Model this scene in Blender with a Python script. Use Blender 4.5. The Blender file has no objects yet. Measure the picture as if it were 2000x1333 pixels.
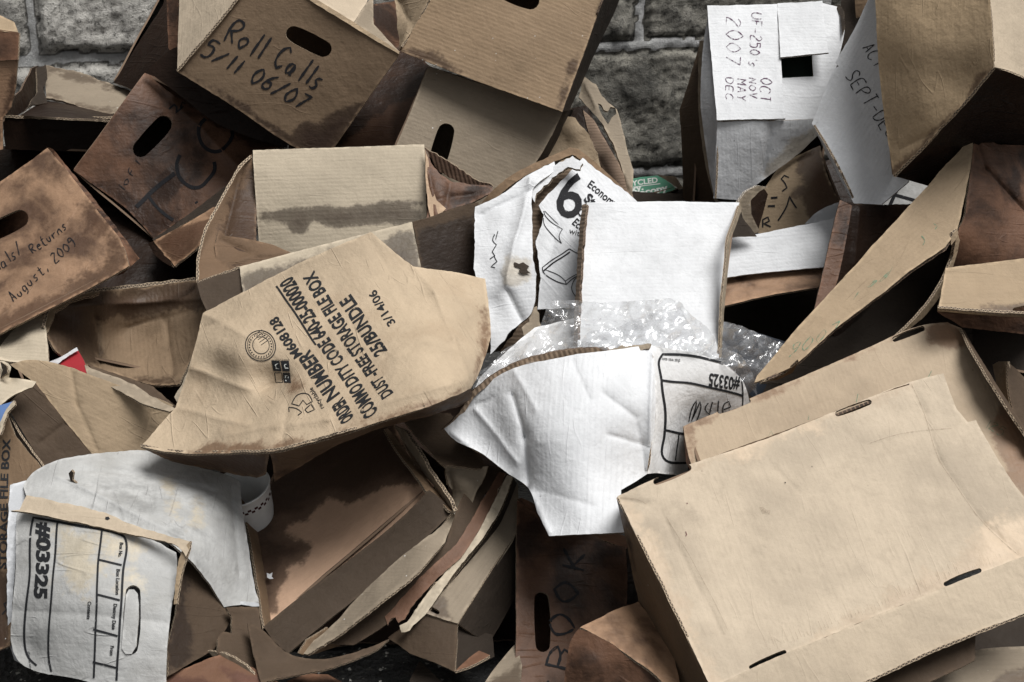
import bpy, bmesh, math, random
import numpy as np
from mathutils import Vector, noise, geometry
random.seed(4)
# ---------------------------------------------------------------- camera, sky, sun
sc = bpy.context.scene
PITCH = math.radians(20); FPX = 50/36*2000
CAM = Vector((0, 0, 1.334))
FW = Vector((0, math.cos(PITCH), -math.sin(PITCH))); RT = Vector((1, 0, 0)); UP = RT.cross(FW)
cd = bpy.data.cameras.new('camera'); cam = bpy.data.objects.new('camera', cd); sc.collection.objects.link(cam)
cam.location = CAM; cam.rotation_euler = (math.pi/2-PITCH, 0, 0)
cd.lens = 50; cd.sensor_width = 36; cd.clip_start = .05; cd.clip_end = 300
sc.camera = cam
SUN_EL, SUN_AZ = math.radians(66), math.radians(125)     # azimuth from +Y, clockwise
w = bpy.data.worlds.new('World'); sc.world = w; w.use_nodes = True
nt = w.node_tree; bg = nt.nodes['Background']
sky = nt.nodes.new('ShaderNodeTexSky'); sky.sky_type = 'NISHITA'; sky.sun_disc = False
sky.sun_elevation = SUN_EL; sky.sun_rotation = SUN_AZ; sky.dust_density = 4; sky.ozone_density = .6
hs = nt.nodes.new('ShaderNodeHueSaturation'); hs.inputs['Saturation'].default_value = .08
nt.links.new(sky.outputs[0], hs.inputs['Color']); nt.links.new(hs.outputs[0], bg.inputs[0]); bg.inputs[1].default_value = .055
sl = bpy.data.lights.new('sun', 'SUN'); so = bpy.data.objects.new('sun', sl); sc.collection.objects.link(so)
sl.energy = 2.9; sl.angle = math.radians(32); sl.color = (1, .985, .962)
sd = Vector((math.sin(SUN_AZ)*math.cos(SUN_EL), math.cos(SUN_AZ)*math.cos(SUN_EL), math.sin(SUN_EL)))
so.rotation_euler = sd.to_track_quat('Z', 'Y').to_euler()
sc.view_settings.view_transform = 'Standard'; sc.view_settings.look = 'None'
sc.view_settings.exposure = .5; sc.view_settings.gamma = 1
sc.cycles.max_bounces = 6; sc.cycles.transparent_max_bounces = 24

# ---------------------------------------------------------------- geometry helpers
def U(x, y, d):
    return CAM + FW*d + RT*((x-1000)/FPX*d) + UP*((666.5-y)/FPX*d)

THINGS = []
def T(name, label, cat, group=None):
    o = bpy.data.objects.new(name, None); sc.collection.objects.link(o); o.empty_display_size = .05
    o['label'] = label; o['category'] = cat
    if group: o['group'] = group
    THINGS.append(o); return o

def depth_fn(ctrl):
    c = np.array(ctrl, float); P = c[:, :2]/100; v = 1/c[:, 2]; n = len(c)
    def ker(A, B):
        r2 = ((A[:, None]-B[None])**2).sum(-1); return np.where(r2 > 1e-12, r2*np.log(r2+1e-12), 0)
    A = np.zeros((n+3, n+3)); A[:n, :n] = ker(P, P)+np.eye(n)*1e-4*(n > 3); A[:n, n] = 1; A[:n, n+1:] = P; A[n:, :n] = A[:n, n:].T
    b = np.concatenate([v, np.zeros(3)])
    s = np.linalg.lstsq(A, b, rcond=None)[0]
    def f(X, Y):
        Q = np.stack([np.ravel(X), np.ravel(Y)], -1)/100
        return 1/(ker(Q, P)@s[:n]+s[n]+Q@s[n+1:])
    return f

def catmull(pts, closed, step, corner=14):
    """round a polyline through its shallow vertices, keep its sharp ones"""
    p = [np.array(q[:2], float) for q in pts]; n = len(p); tan = []
    for i in range(n):
        if not closed and i in (0, n-1): tan.append(None); continue
        a, b, c = p[i-1], p[i], p[(i+1) % n]
        u, v = b-a, c-b; lu, lv = np.hypot(*u), np.hypot(*v)
        ang = math.degrees(math.acos(max(-1, min(1, float(u@v)/(lu*lv+1e-9)))))
        tan.append(None if ang > corner else (u/lu+v/lv)/2)
    out = []
    for i in range(n if closed else n-1):
        a, b = p[i], p[(i+1) % n]; L = float(np.hypot(*(b-a))); k = max(1, int(round(L/step)))
        ta = tan[i]*L if tan[i] is not None else None; tb = tan[(i+1) % n]*L if tan[(i+1) % n] is not None else None
        if ta is None and tb is None: ta = tb = b-a
        elif ta is None: ta = 1.5*(b-a)-.5*tb
        elif tb is None: tb = 1.5*(b-a)-.5*ta
        for j in range(k):
            t = j/k
            out.append((2*t**3-3*t*t+1)*a+(t**3-2*t*t+t)*ta+(3*t*t-2*t**3)*b+(t**3-t*t)*tb)
    if not closed: out.append(p[-1])
    return np.array(out)

def inside(P, poly):
    x, y = P[:, 0][:, None], P[:, 1][:, None]
    a = poly; b = np.roll(poly, -1, 0)
    c = ((a[:, 1] > y) != (b[:, 1] > y)) & (x < (b[:, 0]-a[:, 0])*(y-a[:, 1])/(b[:, 1]-a[:, 1]+1e-12)+a[:, 0])
    return c.sum(1) % 2 == 1
def dist(P, poly, closed=True):
    a = poly if closed else poly[:-1]; b = np.roll(poly, -1, 0) if closed else poly[1:]
    ab = b-a; best = np.full(len(P), 1e9)
    for i in range(len(a)):
        t = np.clip(((P-a[i])@ab[i])/(ab[i]@ab[i]+1e-12), 0, 1)
        q = P-(a[i]+t[:, None]*ab[i]); best = np.minimum(best, np.hypot(q[:, 0], q[:, 1]))
    return best

def slot(x0, y0, x1, y1, w):
    """rounded slot from end to end"""
    a = math.atan2(y1-y0, x1-x0); r = w/2; L = math.hypot(x1-x0, y1-y0); out = []
    for s, (cx, cy) in ((1, (x1, y1)), (-1, (x0, y0))):
        cx -= s*r*math.cos(a); cy -= s*r*math.sin(a)
        for k in range(9):
            t = a+(-math.pi/2+math.pi*k/8)+(0 if s == 1 else math.pi)
            out.append((cx+r*math.cos(t), cy+r*math.sin(t)))
    return out

def ripple(outl, amp, seed):
    """small irregularities along a cut or torn edge"""
    if not amp: return outl
    n = len(outl); t = np.roll(outl, -1, 0)-np.roll(outl, 1, 0); t /= np.hypot(t[:, 0], t[:, 1])[:, None]+1e-9
    nn = np.stack([-t[:, 1], t[:, 0]], -1)
    k = np.array([noise.noise(Vector((outl[i][0]*.09, outl[i][1]*.09, seed)))+.6*noise.noise(Vector((outl[i][0]*.31, outl[i][1]*.31, seed+7))) for i in range(n)])
    return outl+nn*(k*amp)[:, None]

SEED = [0]; BAD = []; DF = {}
def D(key, *pts): return [(x, y, float(DF[key]([x], [y])[0])) for x, y in pts]
def mk(name, verts, faces, mats, fm, parent, smooth=None, attrs=None, uvs=None):
    me = bpy.data.meshes.new(name); me.from_pydata([tuple(v) for v in verts], [], faces)
    for m in mats: me.materials.append(m)
    me.polygons.foreach_set('material_index', fm)
    if smooth is not None: me.polygons.foreach_set('use_smooth', smooth)
    for k, v in (attrs or {}).items():
        a = me.attributes.new(k, 'FLOAT', 'POINT'); a.data.foreach_set('value', np.asarray(v, float))
    if uvs is not None:
        ul = me.uv_layers.new(name='UVMap'); li = np.zeros(len(me.loops), int); me.loops.foreach_get('vertex_index', li)
        ul.data.foreach_set('uv', np.asarray(uvs, float)[li].ravel())
    o = bpy.data.objects.new(name, me); sc.collection.objects.link(o); o.parent = parent
    return o

def P(parent, name, outline, mat, holes=(), sp=11, t=.004, amp=.0009, fr=14, rough=.7, bumps=(), folds=(), rib=None,
      stain=(), ctrl=(), ink=(), edge=None, label=None, corner=14, soft=14, key=None, wav=0):
    """one sheet of cardboard: outline in photo pixels, (x, y, distance) where known; bent smoothly between"""
    SEED[0] += 1; seed = SEED[0]
    cs = [q for q in list(outline)+list(ctrl) if len(q) == 3]
    if len(cs) < 3: BAD.append(parent.name+' '+name)
    f0 = depth_fn(cs)
    sgs = [(np.array(fl[0], float), np.array(fl[1], float), fl[2], fl[3]) for fl in folds]
    def f(X, Y):
        X = np.asarray(X, float); Y = np.asarray(Y, float); d = f0(X, Y)
        for (bx, by, r, a) in bumps: d = d+a*np.exp(-((X-bx)**2+(Y-by)**2)/(r*r))
        for a, b, wd, am in sgs:
            dd = dist(np.stack([X, Y], -1), np.array([a, b]), False); d = d+am*np.exp(-np.abs(dd)/wd)
        return d
    if key: DF[key] = f
    def surf(X, Y, lift=0):
        D = f(X, Y)-lift; out = np.empty((len(D), 3))
        base = np.array(CAM)[None]+np.array(FW)[None]*D[:, None]+np.array(RT)[None]*((X-1000)/FPX*D)[:, None]+np.array(UP)[None]*((666.5-Y)/FPX*D)[:, None]
        for i in range(len(D)):
            v = Vector(base[i]); q = noise.noise_vector(v*fr)*amp+noise.noise_vector(v*fr*2.7)*amp*.4
            out[i] = base[i]+np.array(q)
        return out
    ol = ripple(catmull(outline, True, 7, corner), rough, seed*3.3)
    hs_ = [ripple(catmull(h, True, 5), rough*.6, seed*5.1) for h in holes]
    x0, y0 = ol.min(0); x1, y1 = ol.max(0)
    rs = np.random.RandomState(seed)
    gx, gy = np.meshgrid(np.arange(x0, x1, sp), np.arange(y0, y1, sp*.87)); gx = gx+(np.arange(gx.shape[0]) % 2)[:, None]*sp/2
    G = np.stack([gx.ravel(), gy.ravel()], -1)+rs.uniform(-.12, .12, (gx.size, 2))*sp
    for a, b, wd, am in sgs:        # extra points along a fold keep it crisp
        L = np.hypot(*(b-a)); k = max(2, int(L/7)); tt = np.linspace(0, 1, k)[:, None]; pl = a+(b-a)*tt; nn = np.array([-(b-a)[1], (b-a)[0]])/L
        G = G[dist(G, np.array([a, b]), False) > 6.5]
        G = np.concatenate([G, pl, pl+nn*3.6, pl-nn*3.6])
    ok = inside(G, ol) & (dist(G, ol) > sp*.3)
    for h in hs_: ok &= ~inside(G, h) & (dist(G, h) > sp*.4)
    G = G[ok]
    pts = [Vector(q) for q in G]; edges = []
    for lp in [ol]+hs_:
        b = len(pts); pts += [Vector(q) for q in lp]; edges += [(b+i, b+(i+1) % len(lp)) for i in range(len(lp))]
    vs, es, fs, _, _, _ = geometry.delaunay_2d_cdt(pts, edges, [], 0, 1e-4)
    V = np.array([tuple(v) for v in vs]); F = np.array(fs)
    cen = V[F].mean(1); ok = inside(cen, ol)
    for h in hs_: ok &= ~inside(cen, h)
    F = F[ok]
    W = surf(V[:, 0], V[:, 1])
    nr = np.cross(W[F[:, 1]]-W[F[:, 0]], W[F[:, 2]]-W[F[:, 0]])
    flip = (nr*(W[F[:, 0]]-np.array(CAM))).sum(1) > 0
    F[flip] = F[flip][:, ::-1]; nr[flip] *= -1
    vn = np.zeros_like(W)
    for k in range(3): np.add.at(vn, F[:, k], nr)
    vn /= np.linalg.norm(vn, axis=1)[:, None]+1e-12
    n = len(V); B = W-vn*t
    # boundary
    cnt = {}
    for a, b, c in F.tolist():
        for e in ((a, b), (b, c), (c, a)): cnt[e] = 1
    bd = [e for e in cnt if (e[1], e[0]) not in cnt]
    verts = [W, B]; faces = F.tolist()+(F[:, ::-1]+n).tolist(); fm = [0]*len(faces); smooth = [True]*len(faces)
    base = 2*n
    # uv axes on the sheet
    cx, cy = V.mean(0); an = math.radians(rib if rib is not None else 0)
    o3 = surf(np.array([cx]), np.array([cy]))[0]; r3 = surf(np.array([cx+30*math.cos(an)]), np.array([cy+30*math.sin(an)]))[0]-o3
    r3 /= np.linalg.norm(r3); nm = vn.mean(0); nm /= np.linalg.norm(nm); p3 = np.cross(nm, r3); p3 /= np.linalg.norm(p3)
    uv = np.stack([(W-o3)@r3, (W-o3)@p3], -1)+seed*.37
    UVs = [uv, uv+np.array([5.3, 2.1])]
    rv = []; ruv = []; rf = []
    nxt = {a: b for a, b in bd}
    seen = set()
    for s0 in list(nxt):
        if s0 in seen: continue
        loop = [s0]; seen.add(s0); q = nxt[s0]
        while q != s0 and q not in seen: loop.append(q); seen.add(q); q = nxt.get(q, s0)
        s = 0; m = len(loop); b0 = base+len(rv)
        for j in range(m+1):
            a = loop[j % m]
            if j: s += float(np.linalg.norm(W[a]-W[loop[j-1]]))
            wv = wav*math.sin(s*2*math.pi/.02)
            rv += [W[a]+vn[a]*wv, B[a]]; ruv += [(s, 0), (s, 1)]
        for j in range(m):
            k = b0+2*j; rf.append((k, k+1, k+3, k+2))
    if rv: verts.append(np.array(rv)); UVs.append(np.array(ruv)); faces += [list(q) for q in rf]; fm += [1]*len(rf); smooth += [False]*len(rf)
    nr_ = len(rv)
    # stains and distance to the edge, carried by the sheet
    S = np.full(n, -4.0)
    for sp_ in stain:
        q = np.array(sp_, float); dd = dist(V, q); S = np.maximum(S, np.clip(np.where(inside(V, q), dd, -dd)/soft, -4, 4))
    E = dist(V, ol)*float((W.mean(0)-np.array(CAM))@np.array(FW))/FPX
    at_s = [S, S, np.full(nr_, -4.)]; at_e = [E, E, np.zeros(nr_)]
    # ink
    mats = [mat, edge or EDGE]
    tot = 2*n+nr_
    for (imat, groups) in ink_groups(ink):
        mi = len(mats); mats.append(imat)
        for (iv, iff) in groups:
            iv = np.array(iv, float)
            if not len(iv): continue
            c = iv[np.array([[q[0], q[1], q[-1]] for q in iff])].mean(1)
            ins = inside(c, ol) & (dist(c, ol) > .4)
            for h in hs_: ins &= ~inside(c, h)
            iff = [q for q, g in zip(iff, ins) if g]
            Wi = surf(iv[:, 0], iv[:, 1], .0011)
            verts.append(Wi); UVs.append(np.zeros((len(iv), 2))); at_s.append(np.full(len(iv), -4.)); at_e.append(np.ones(len(iv)))
            for q in iff:
                a, b2, c2 = Wi[q[0]], Wi[q[1]], Wi[q[2]]; nn = np.cross(b2-a, c2-a)
                q = list(q)
                if nn@(a-np.array(CAM)) > 0: q = q[::-1]
                faces.append([tot+k for k in q]); fm.append(mi); smooth.append(False)
            tot += len(iv)
    o = mk(name, np.concatenate(verts), faces, mats, fm, parent, smooth, {'stain': np.concatenate(at_s), 'edge': np.concatenate(at_e)}, np.concatenate(UVs))
    if label: o['label'] = label
    return o

def ink_groups(ink):
    d = {}
    for m, vf in ink: d.setdefault(m.name, (m, []))[1].append(vf)
    return list(d.values())

def Q(parent, name, c, mat, t=.004, n=10, amp=.0015):
    """a sheet between four points in the world"""
    c = [np.array(q, float) for q in c]; vs = []; nm = np.cross(c[1]-c[0], c[3]-c[0]); nm /= np.linalg.norm(nm)+1e-12
    for k in (0, 1):
        for j in range(n+1):
            for i in range(n+1):
                u, v = i/n, j/n; p = (1-u)*(1-v)*c[0]+u*(1-v)*c[1]+u*v*c[2]+(1-u)*v*c[3]
                p = p+np.array(noise.noise_vector(Vector(p)*14))*amp; vs.append(p-nm*t*k)
    m = (n+1)**2; fs = []
    for j in range(n):
        for i in range(n):
            a = j*(n+1)+i; fs.append([a, a+1, a+n+2, a+n+1]); fs.append([m+a+n+1, m+a+n+2, m+a+1, m+a])
    k1 = len(fs); ring = [i for i in range(n)]+[n+j*(n+1) for j in range(n)]+[n*(n+1)+i for i in range(n, 0, -1)]+[j*(n+1) for j in range(n, 0, -1)]
    for i in range(len(ring)): a, b = ring[i], ring[(i+1) % len(ring)]; fs.append([b, a, a+m, b+m])
    uv = [((p-c[0])@(c[1]-c[0])/np.linalg.norm(c[1]-c[0]), (p-c[0])@(c[3]-c[0])/np.linalg.norm(c[3]-c[0])) for p in vs]
    return mk(name, vs, fs, [mat, EDGED], [0]*k1+[1]*(len(fs)-k1), parent, [True]*k1+[False]*(len(fs)-k1), {'stain': np.full(len(vs), -4.), 'edge': np.ones(len(vs))}, uv)

def H(parent, corners, L, mat, inset=4, vec=None, skip=(), cap=True, gap=.006):
    """the unseen walls of a box behind its visible face"""
    cx = sum(c[0] for c in corners)/len(corners); cy = sum(c[1] for c in corners)/len(corners); cdp = sum(c[2] for c in corners)/len(corners)
    ray = (U(cx, cy, cdp)-CAM).normalized() if vec is None else Vector(vec).normalized()
    f = []
    for (x, y, d) in corners:
        l = math.hypot(x-cx, y-cy)+1e-6; f.append(U(x-(x-cx)/l*inset, y-(y-cy)/l*inset, d+gap))
    b = [p+ray*L for p in f]; n = len(f)
    for i in range(n):
        if i in skip: continue
        j = (i+1) % n; Q(parent, 'side_panel', [f[i], f[j], b[j], b[i]], mat, n=6)
    if cap and n == 4: Q(parent, 'back_panel', b, mat, n=6)

def rim(parent, pts, w, mat=None, name='corrugated_rim', lift=.002):
    """the cut edge of a board seen as a narrow corrugated strip"""
    q = []
    for a, b in zip(pts[:-1], pts[1:]):
        k = max(2, int(math.hypot(b[0]-a[0], b[1]-a[1])/5)); q += [[a[i]+(b[i]-a[i])*j/k for i in range(3)] for j in range(k)]
    q = np.array(q+[list(pts[-1])], float); t = np.gradient(q[:, :2], axis=0); t /= np.hypot(t[:, 0], t[:, 1])[:, None]+1e-9
    vs = []; uv = []; s = 0
    for i in range(len(q)):
        if i: s += math.hypot(*(q[i, :2]-q[i-1, :2]))*q[i, 2]/FPX
        n = noise.noise(Vector((q[i, 0]*.11, q[i, 1]*.11, 5))); j = noise.noise(Vector((q[i, 0]*.07, q[i, 1]*.07, 9)))*1.2; h = w/2*(1+.5*n)
        for sg, bk in ((1, 0), (-1, 0), (1, .004), (-1, .004)):
            p = U(q[i, 0]-t[i, 1]*(sg*h+j), q[i, 1]+t[i, 0]*(sg*h+j), q[i, 2]-lift+bk); vs.append(p+noise.noise_vector(p*14)*.0009); uv.append((s, .5+.5*sg))
    fs = []
    for i in range(len(q)-1):
        a = 4*i; b = a+4; fs += [[a, a+1, b+1, b], [a+2, b+2, b+3, a+3], [a, b, b+2, a+2], [a+1, a+3, b+3, b+1]]
    fs += [[0, 2, 3, 1], [4*len(q)-4, 4*len(q)-3, 4*len(q)-1, 4*len(q)-2]]
    return mk(name, vs, fs, [mat or EDGE], [0]*len(fs), parent, None, None, uv)

# ---------------------------------------------------------------- writing
FONT = {  # single-stroke hand lettering on a 4 x 6 grid, y up
 'R': '00 06 36 45 34 03 40', 'o': '20 02 13 33 42 31 20', 'l': '20 26', 'C': '45 26 05 01 20 41', 'a': '33 13 01 10 31 33 30 40', 's': '43 23 12 31 20 00',
 '5': '46 06 04 34 42 30 00', '/': '00 46', '1': '20 26', '0': '20 02 04 26 44 42 20', '6': '46 14 01 20 41 33 03', '7': '06 46 10', 'T': '06 46|26 20', 'U': '06 01 20 41 46',
 'O': '20 02 04 26 44 42 20', 'i': '20 23|25 25', 'f': '10 15 36|03 33', 'c': '43 13 01 10 40', 'A': '00 26 40|12 32', 'u': '03 01 20 31 33|33 30', 'g': '33 13 01 10 31 33 3a 1b', 'e': '02 42 33 13 01 10 40',
 't': '26 20 40|04 44', 'r': '03 00|02 23 43', 'n': '03 00|02 13 33 40', ',': '21 1a', '2': '05 26 45 01 00 40', '9': '44 24 04 16 36 44 30 20', 'F': '00 06 46|03 33', '-': '03 43', "'": '26 24', 'N': '00 06 40 46',
 'V': '06 20 46', 'M': '00 06 23 46 40', 'Y': '06 23 46|23 20', 'D': '00 06 26 44 42 20 00', 'E': '46 06 00 40|03 33', 'S': '45 26 05 13 32 41 20 00', 'P': '00 06 36 45 34 03', 'I': '20 26', 'K': '00 06|46 02|13 40',
 'B': '00 06 36 44 33 03|33 42 30 00', 'd': '46 40|42 23 02 20 41', 'L': '06 00 40', '.': '20 21', '(': '36 14 12 30', '#': '10 16|30 36|02 42|04 44', 'h': '06 00|02 23 33 40', 'p': '1b 13 33 42 31 11', ' ': ''}
def strip(pl, wd, taper=True):
    pl = np.array(pl, float); vs = []; n = len(pl)
    if n < 2: return [], []
    t = np.gradient(pl, axis=0); t /= np.hypot(t[:, 0], t[:, 1])[:, None]+1e-9; nn = np.stack([-t[:, 1], t[:, 0]], -1)
    for i in range(n):
        k = wd/2*(.55 if taper and i in (0, n-1) else 1)*(1+(.2*math.sin(i*.9+pl[0][0])+.16*math.sin(i*2.3+pl[0][1]))*taper); vs += [pl[i]+nn[i]*k, pl[i]-nn[i]*k]
    return vs, [[2*i, 2*i+1, 2*i+3, 2*i+2] for i in range(n-1)]
def line(pts, wd, m=None, taper=False, step=6, corner=62):
    v, f = strip(catmull(pts, False, step, corner), wd, taper); return (m or INK, (v, f))
def hand(txt, o, ax, h, wd, m=None, slant=.15, adv=1.3, jit=.25, seed=1, up=None):
    """hand lettering: o start of baseline, ax direction of writing x letter width, h height, all in photo pixels"""
    rs = random.Random(seed); o = np.array(o, float); ax = np.array(ax, float); L = np.hypot(*ax)
    uv = np.array(up, float) if up is not None else np.array([ax[1], -ax[0]])/L
    out = []; cur = 0
    for ch in txt:
        wob = rs.uniform(-.06, .06)*h; sc_ = rs.uniform(.9, 1.1)
        for st in FONT.get(ch, '').split('|'):
            if not st: continue
            pts = []
            for q in st.split():
                gx = int(q[0])/4; gy = {'a': -1, 'b': -2}.get(q[1]); gy = (int(q[1]) if gy is None else gy)/6
                gx += rs.uniform(-jit, jit)*.18; gy += rs.uniform(-jit, jit)*.12
                pts.append(o+ax*(cur+gx*.8+gy*slant)+uv*(gy*h*sc_+wob))
            if len(pts) == 2 and np.hypot(*(pts[0]-pts[1])) < 2: pts[1] = pts[1]+np.array([0, wd])
            out.append(line(pts, wd, m, True, max(2.5, h/9), 88))
        cur += adv if ch not in "l1i'," else adv*.62
    return out
def txt(s, o, ax, h, m=None, bold=.02, up=None, fit=None):
    """printed lettering; o = baseline start, ax = unit direction, h = cap height, fit = length in pixels"""
    cu = bpy.data.curves.new('t', 'FONT'); cu.body = s; cu.offset = bold; cu.resolution_u = 3
    ob = bpy.data.objects.new('t', cu); sc.collection.objects.link(ob)
    dg = bpy.context.evaluated_depsgraph_get(); me = ob.evaluated_get(dg).to_mesh()
    bm = bmesh.new(); bm.from_mesh(me); ob.evaluated_get(dg).to_mesh_clear(); bpy.data.objects.remove(ob); bpy.data.curves.remove(cu)
    xs = [v.co.x for v in bm.verts]
    if not xs: bm.free(); return (m or INK, ([], []))
    x0, x1 = min(xs), max(xs); o = np.array(o, float); ax = np.array(ax, float); ax /= np.hypot(*ax)
    up = np.array([ax[1], -ax[0]]) if up is None else np.array(up, float)/np.hypot(*up)
    sy = h/.7; sx = fit/(x1-x0) if fit else sy
    for v in bm.verts:
        p = o+ax*(v.co.x-x0)*sx+up*v.co.y*sy; v.co = (p[0], p[1], 0)
    for _ in range(3):
        bmesh.ops.triangulate(bm, faces=bm.faces[:])
        le = [e for e in bm.edges if e.calc_length() > 14]
        if not le: break
        bmesh.ops.subdivide_edges(bm, edges=le, cuts=1)
    bmesh.ops.triangulate(bm, faces=bm.faces[:])
    bm.verts.index_update(); r = ([(v.co.x, v.co.y) for v in bm.verts], [[v.index for v in f.verts] for f in bm.faces]); bm.free()
    return (m or INK, r)
def fill(pts, m=None, sp=8):
    ol = catmull(pts, True, sp, 20); x0, y0 = ol.min(0); x1, y1 = ol.max(0)
    gx, gy = np.meshgrid(np.arange(x0, x1, sp), np.arange(y0, y1, sp)); G = np.stack([gx.ravel(), gy.ravel()], -1); G = G[inside(G, ol) & (dist(G, ol) > sp*.4)]
    pp = [Vector(q) for q in G]; b = len(pp); pp += [Vector(q) for q in ol]
    vs, es, fs, *_ = geometry.delaunay_2d_cdt(pp, [(b+i, b+(i+1) % len(ol)) for i in range(len(ol))], [], 0, 1e-4)
    V = np.array([tuple(v) for v in vs]); F = np.array(fs); F = F[inside(V[F].mean(1), ol)]
    return (m or INK, (V.tolist(), F.tolist()))

# ---------------------------------------------------------------- materials
class NB:
    def __init__(s, name):
        s.m = bpy.data.materials.new(name); s.m.use_nodes = True; s.t = s.m.node_tree; s.t.nodes.clear()
    def n(s, ty, ins=None, **kw):
        nd = s.t.nodes.new(ty)
        for k, v in kw.items(): setattr(nd, k, v)
        for k, v in (ins or {}).items(): s.put(nd.inputs[k], v)
        return nd
    def put(s, sock, v):
        if isinstance(v, bpy.types.NodeSocket): s.t.links.new(v, sock)
        else: sock.default_value = (*v, 1) if isinstance(v, tuple) and len(v) == 3 and sock.type == 'RGBA' else v
    def M(s, op, a, b=0, c=0):
        nd = s.t.nodes.new('ShaderNodeMath'); nd.operation = op
        for i, v in enumerate((a, b, c)): s.put(nd.inputs[i], v)
        return nd.outputs[0]
    def step(s, v, lo, hi, a=0, b=1):
        nd = s.n('ShaderNodeMapRange', {'Value': v, 'From Min': lo, 'From Max': hi, 'To Min': a, 'To Max': b}); nd.interpolation_type = 'SMOOTHSTEP'; return nd.outputs[0]
    def mix(s, f, a, b, bt='MIX'):
        nd = s.n('ShaderNodeMix', data_type='RGBA', blend_type=bt); s.put(nd.inputs[0], f); s.put(nd.inputs[6], a); s.put(nd.inputs[7], b); return nd.outputs[2]
    def noise(s, vec, sc_, det=3, rough=.55, dist_=0):
        return s.n('ShaderNodeTexNoise', {'Vector': vec, 'Scale': sc_, 'Detail': det, 'Roughness': rough, 'Distortion': dist_}).outputs[0]

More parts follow.
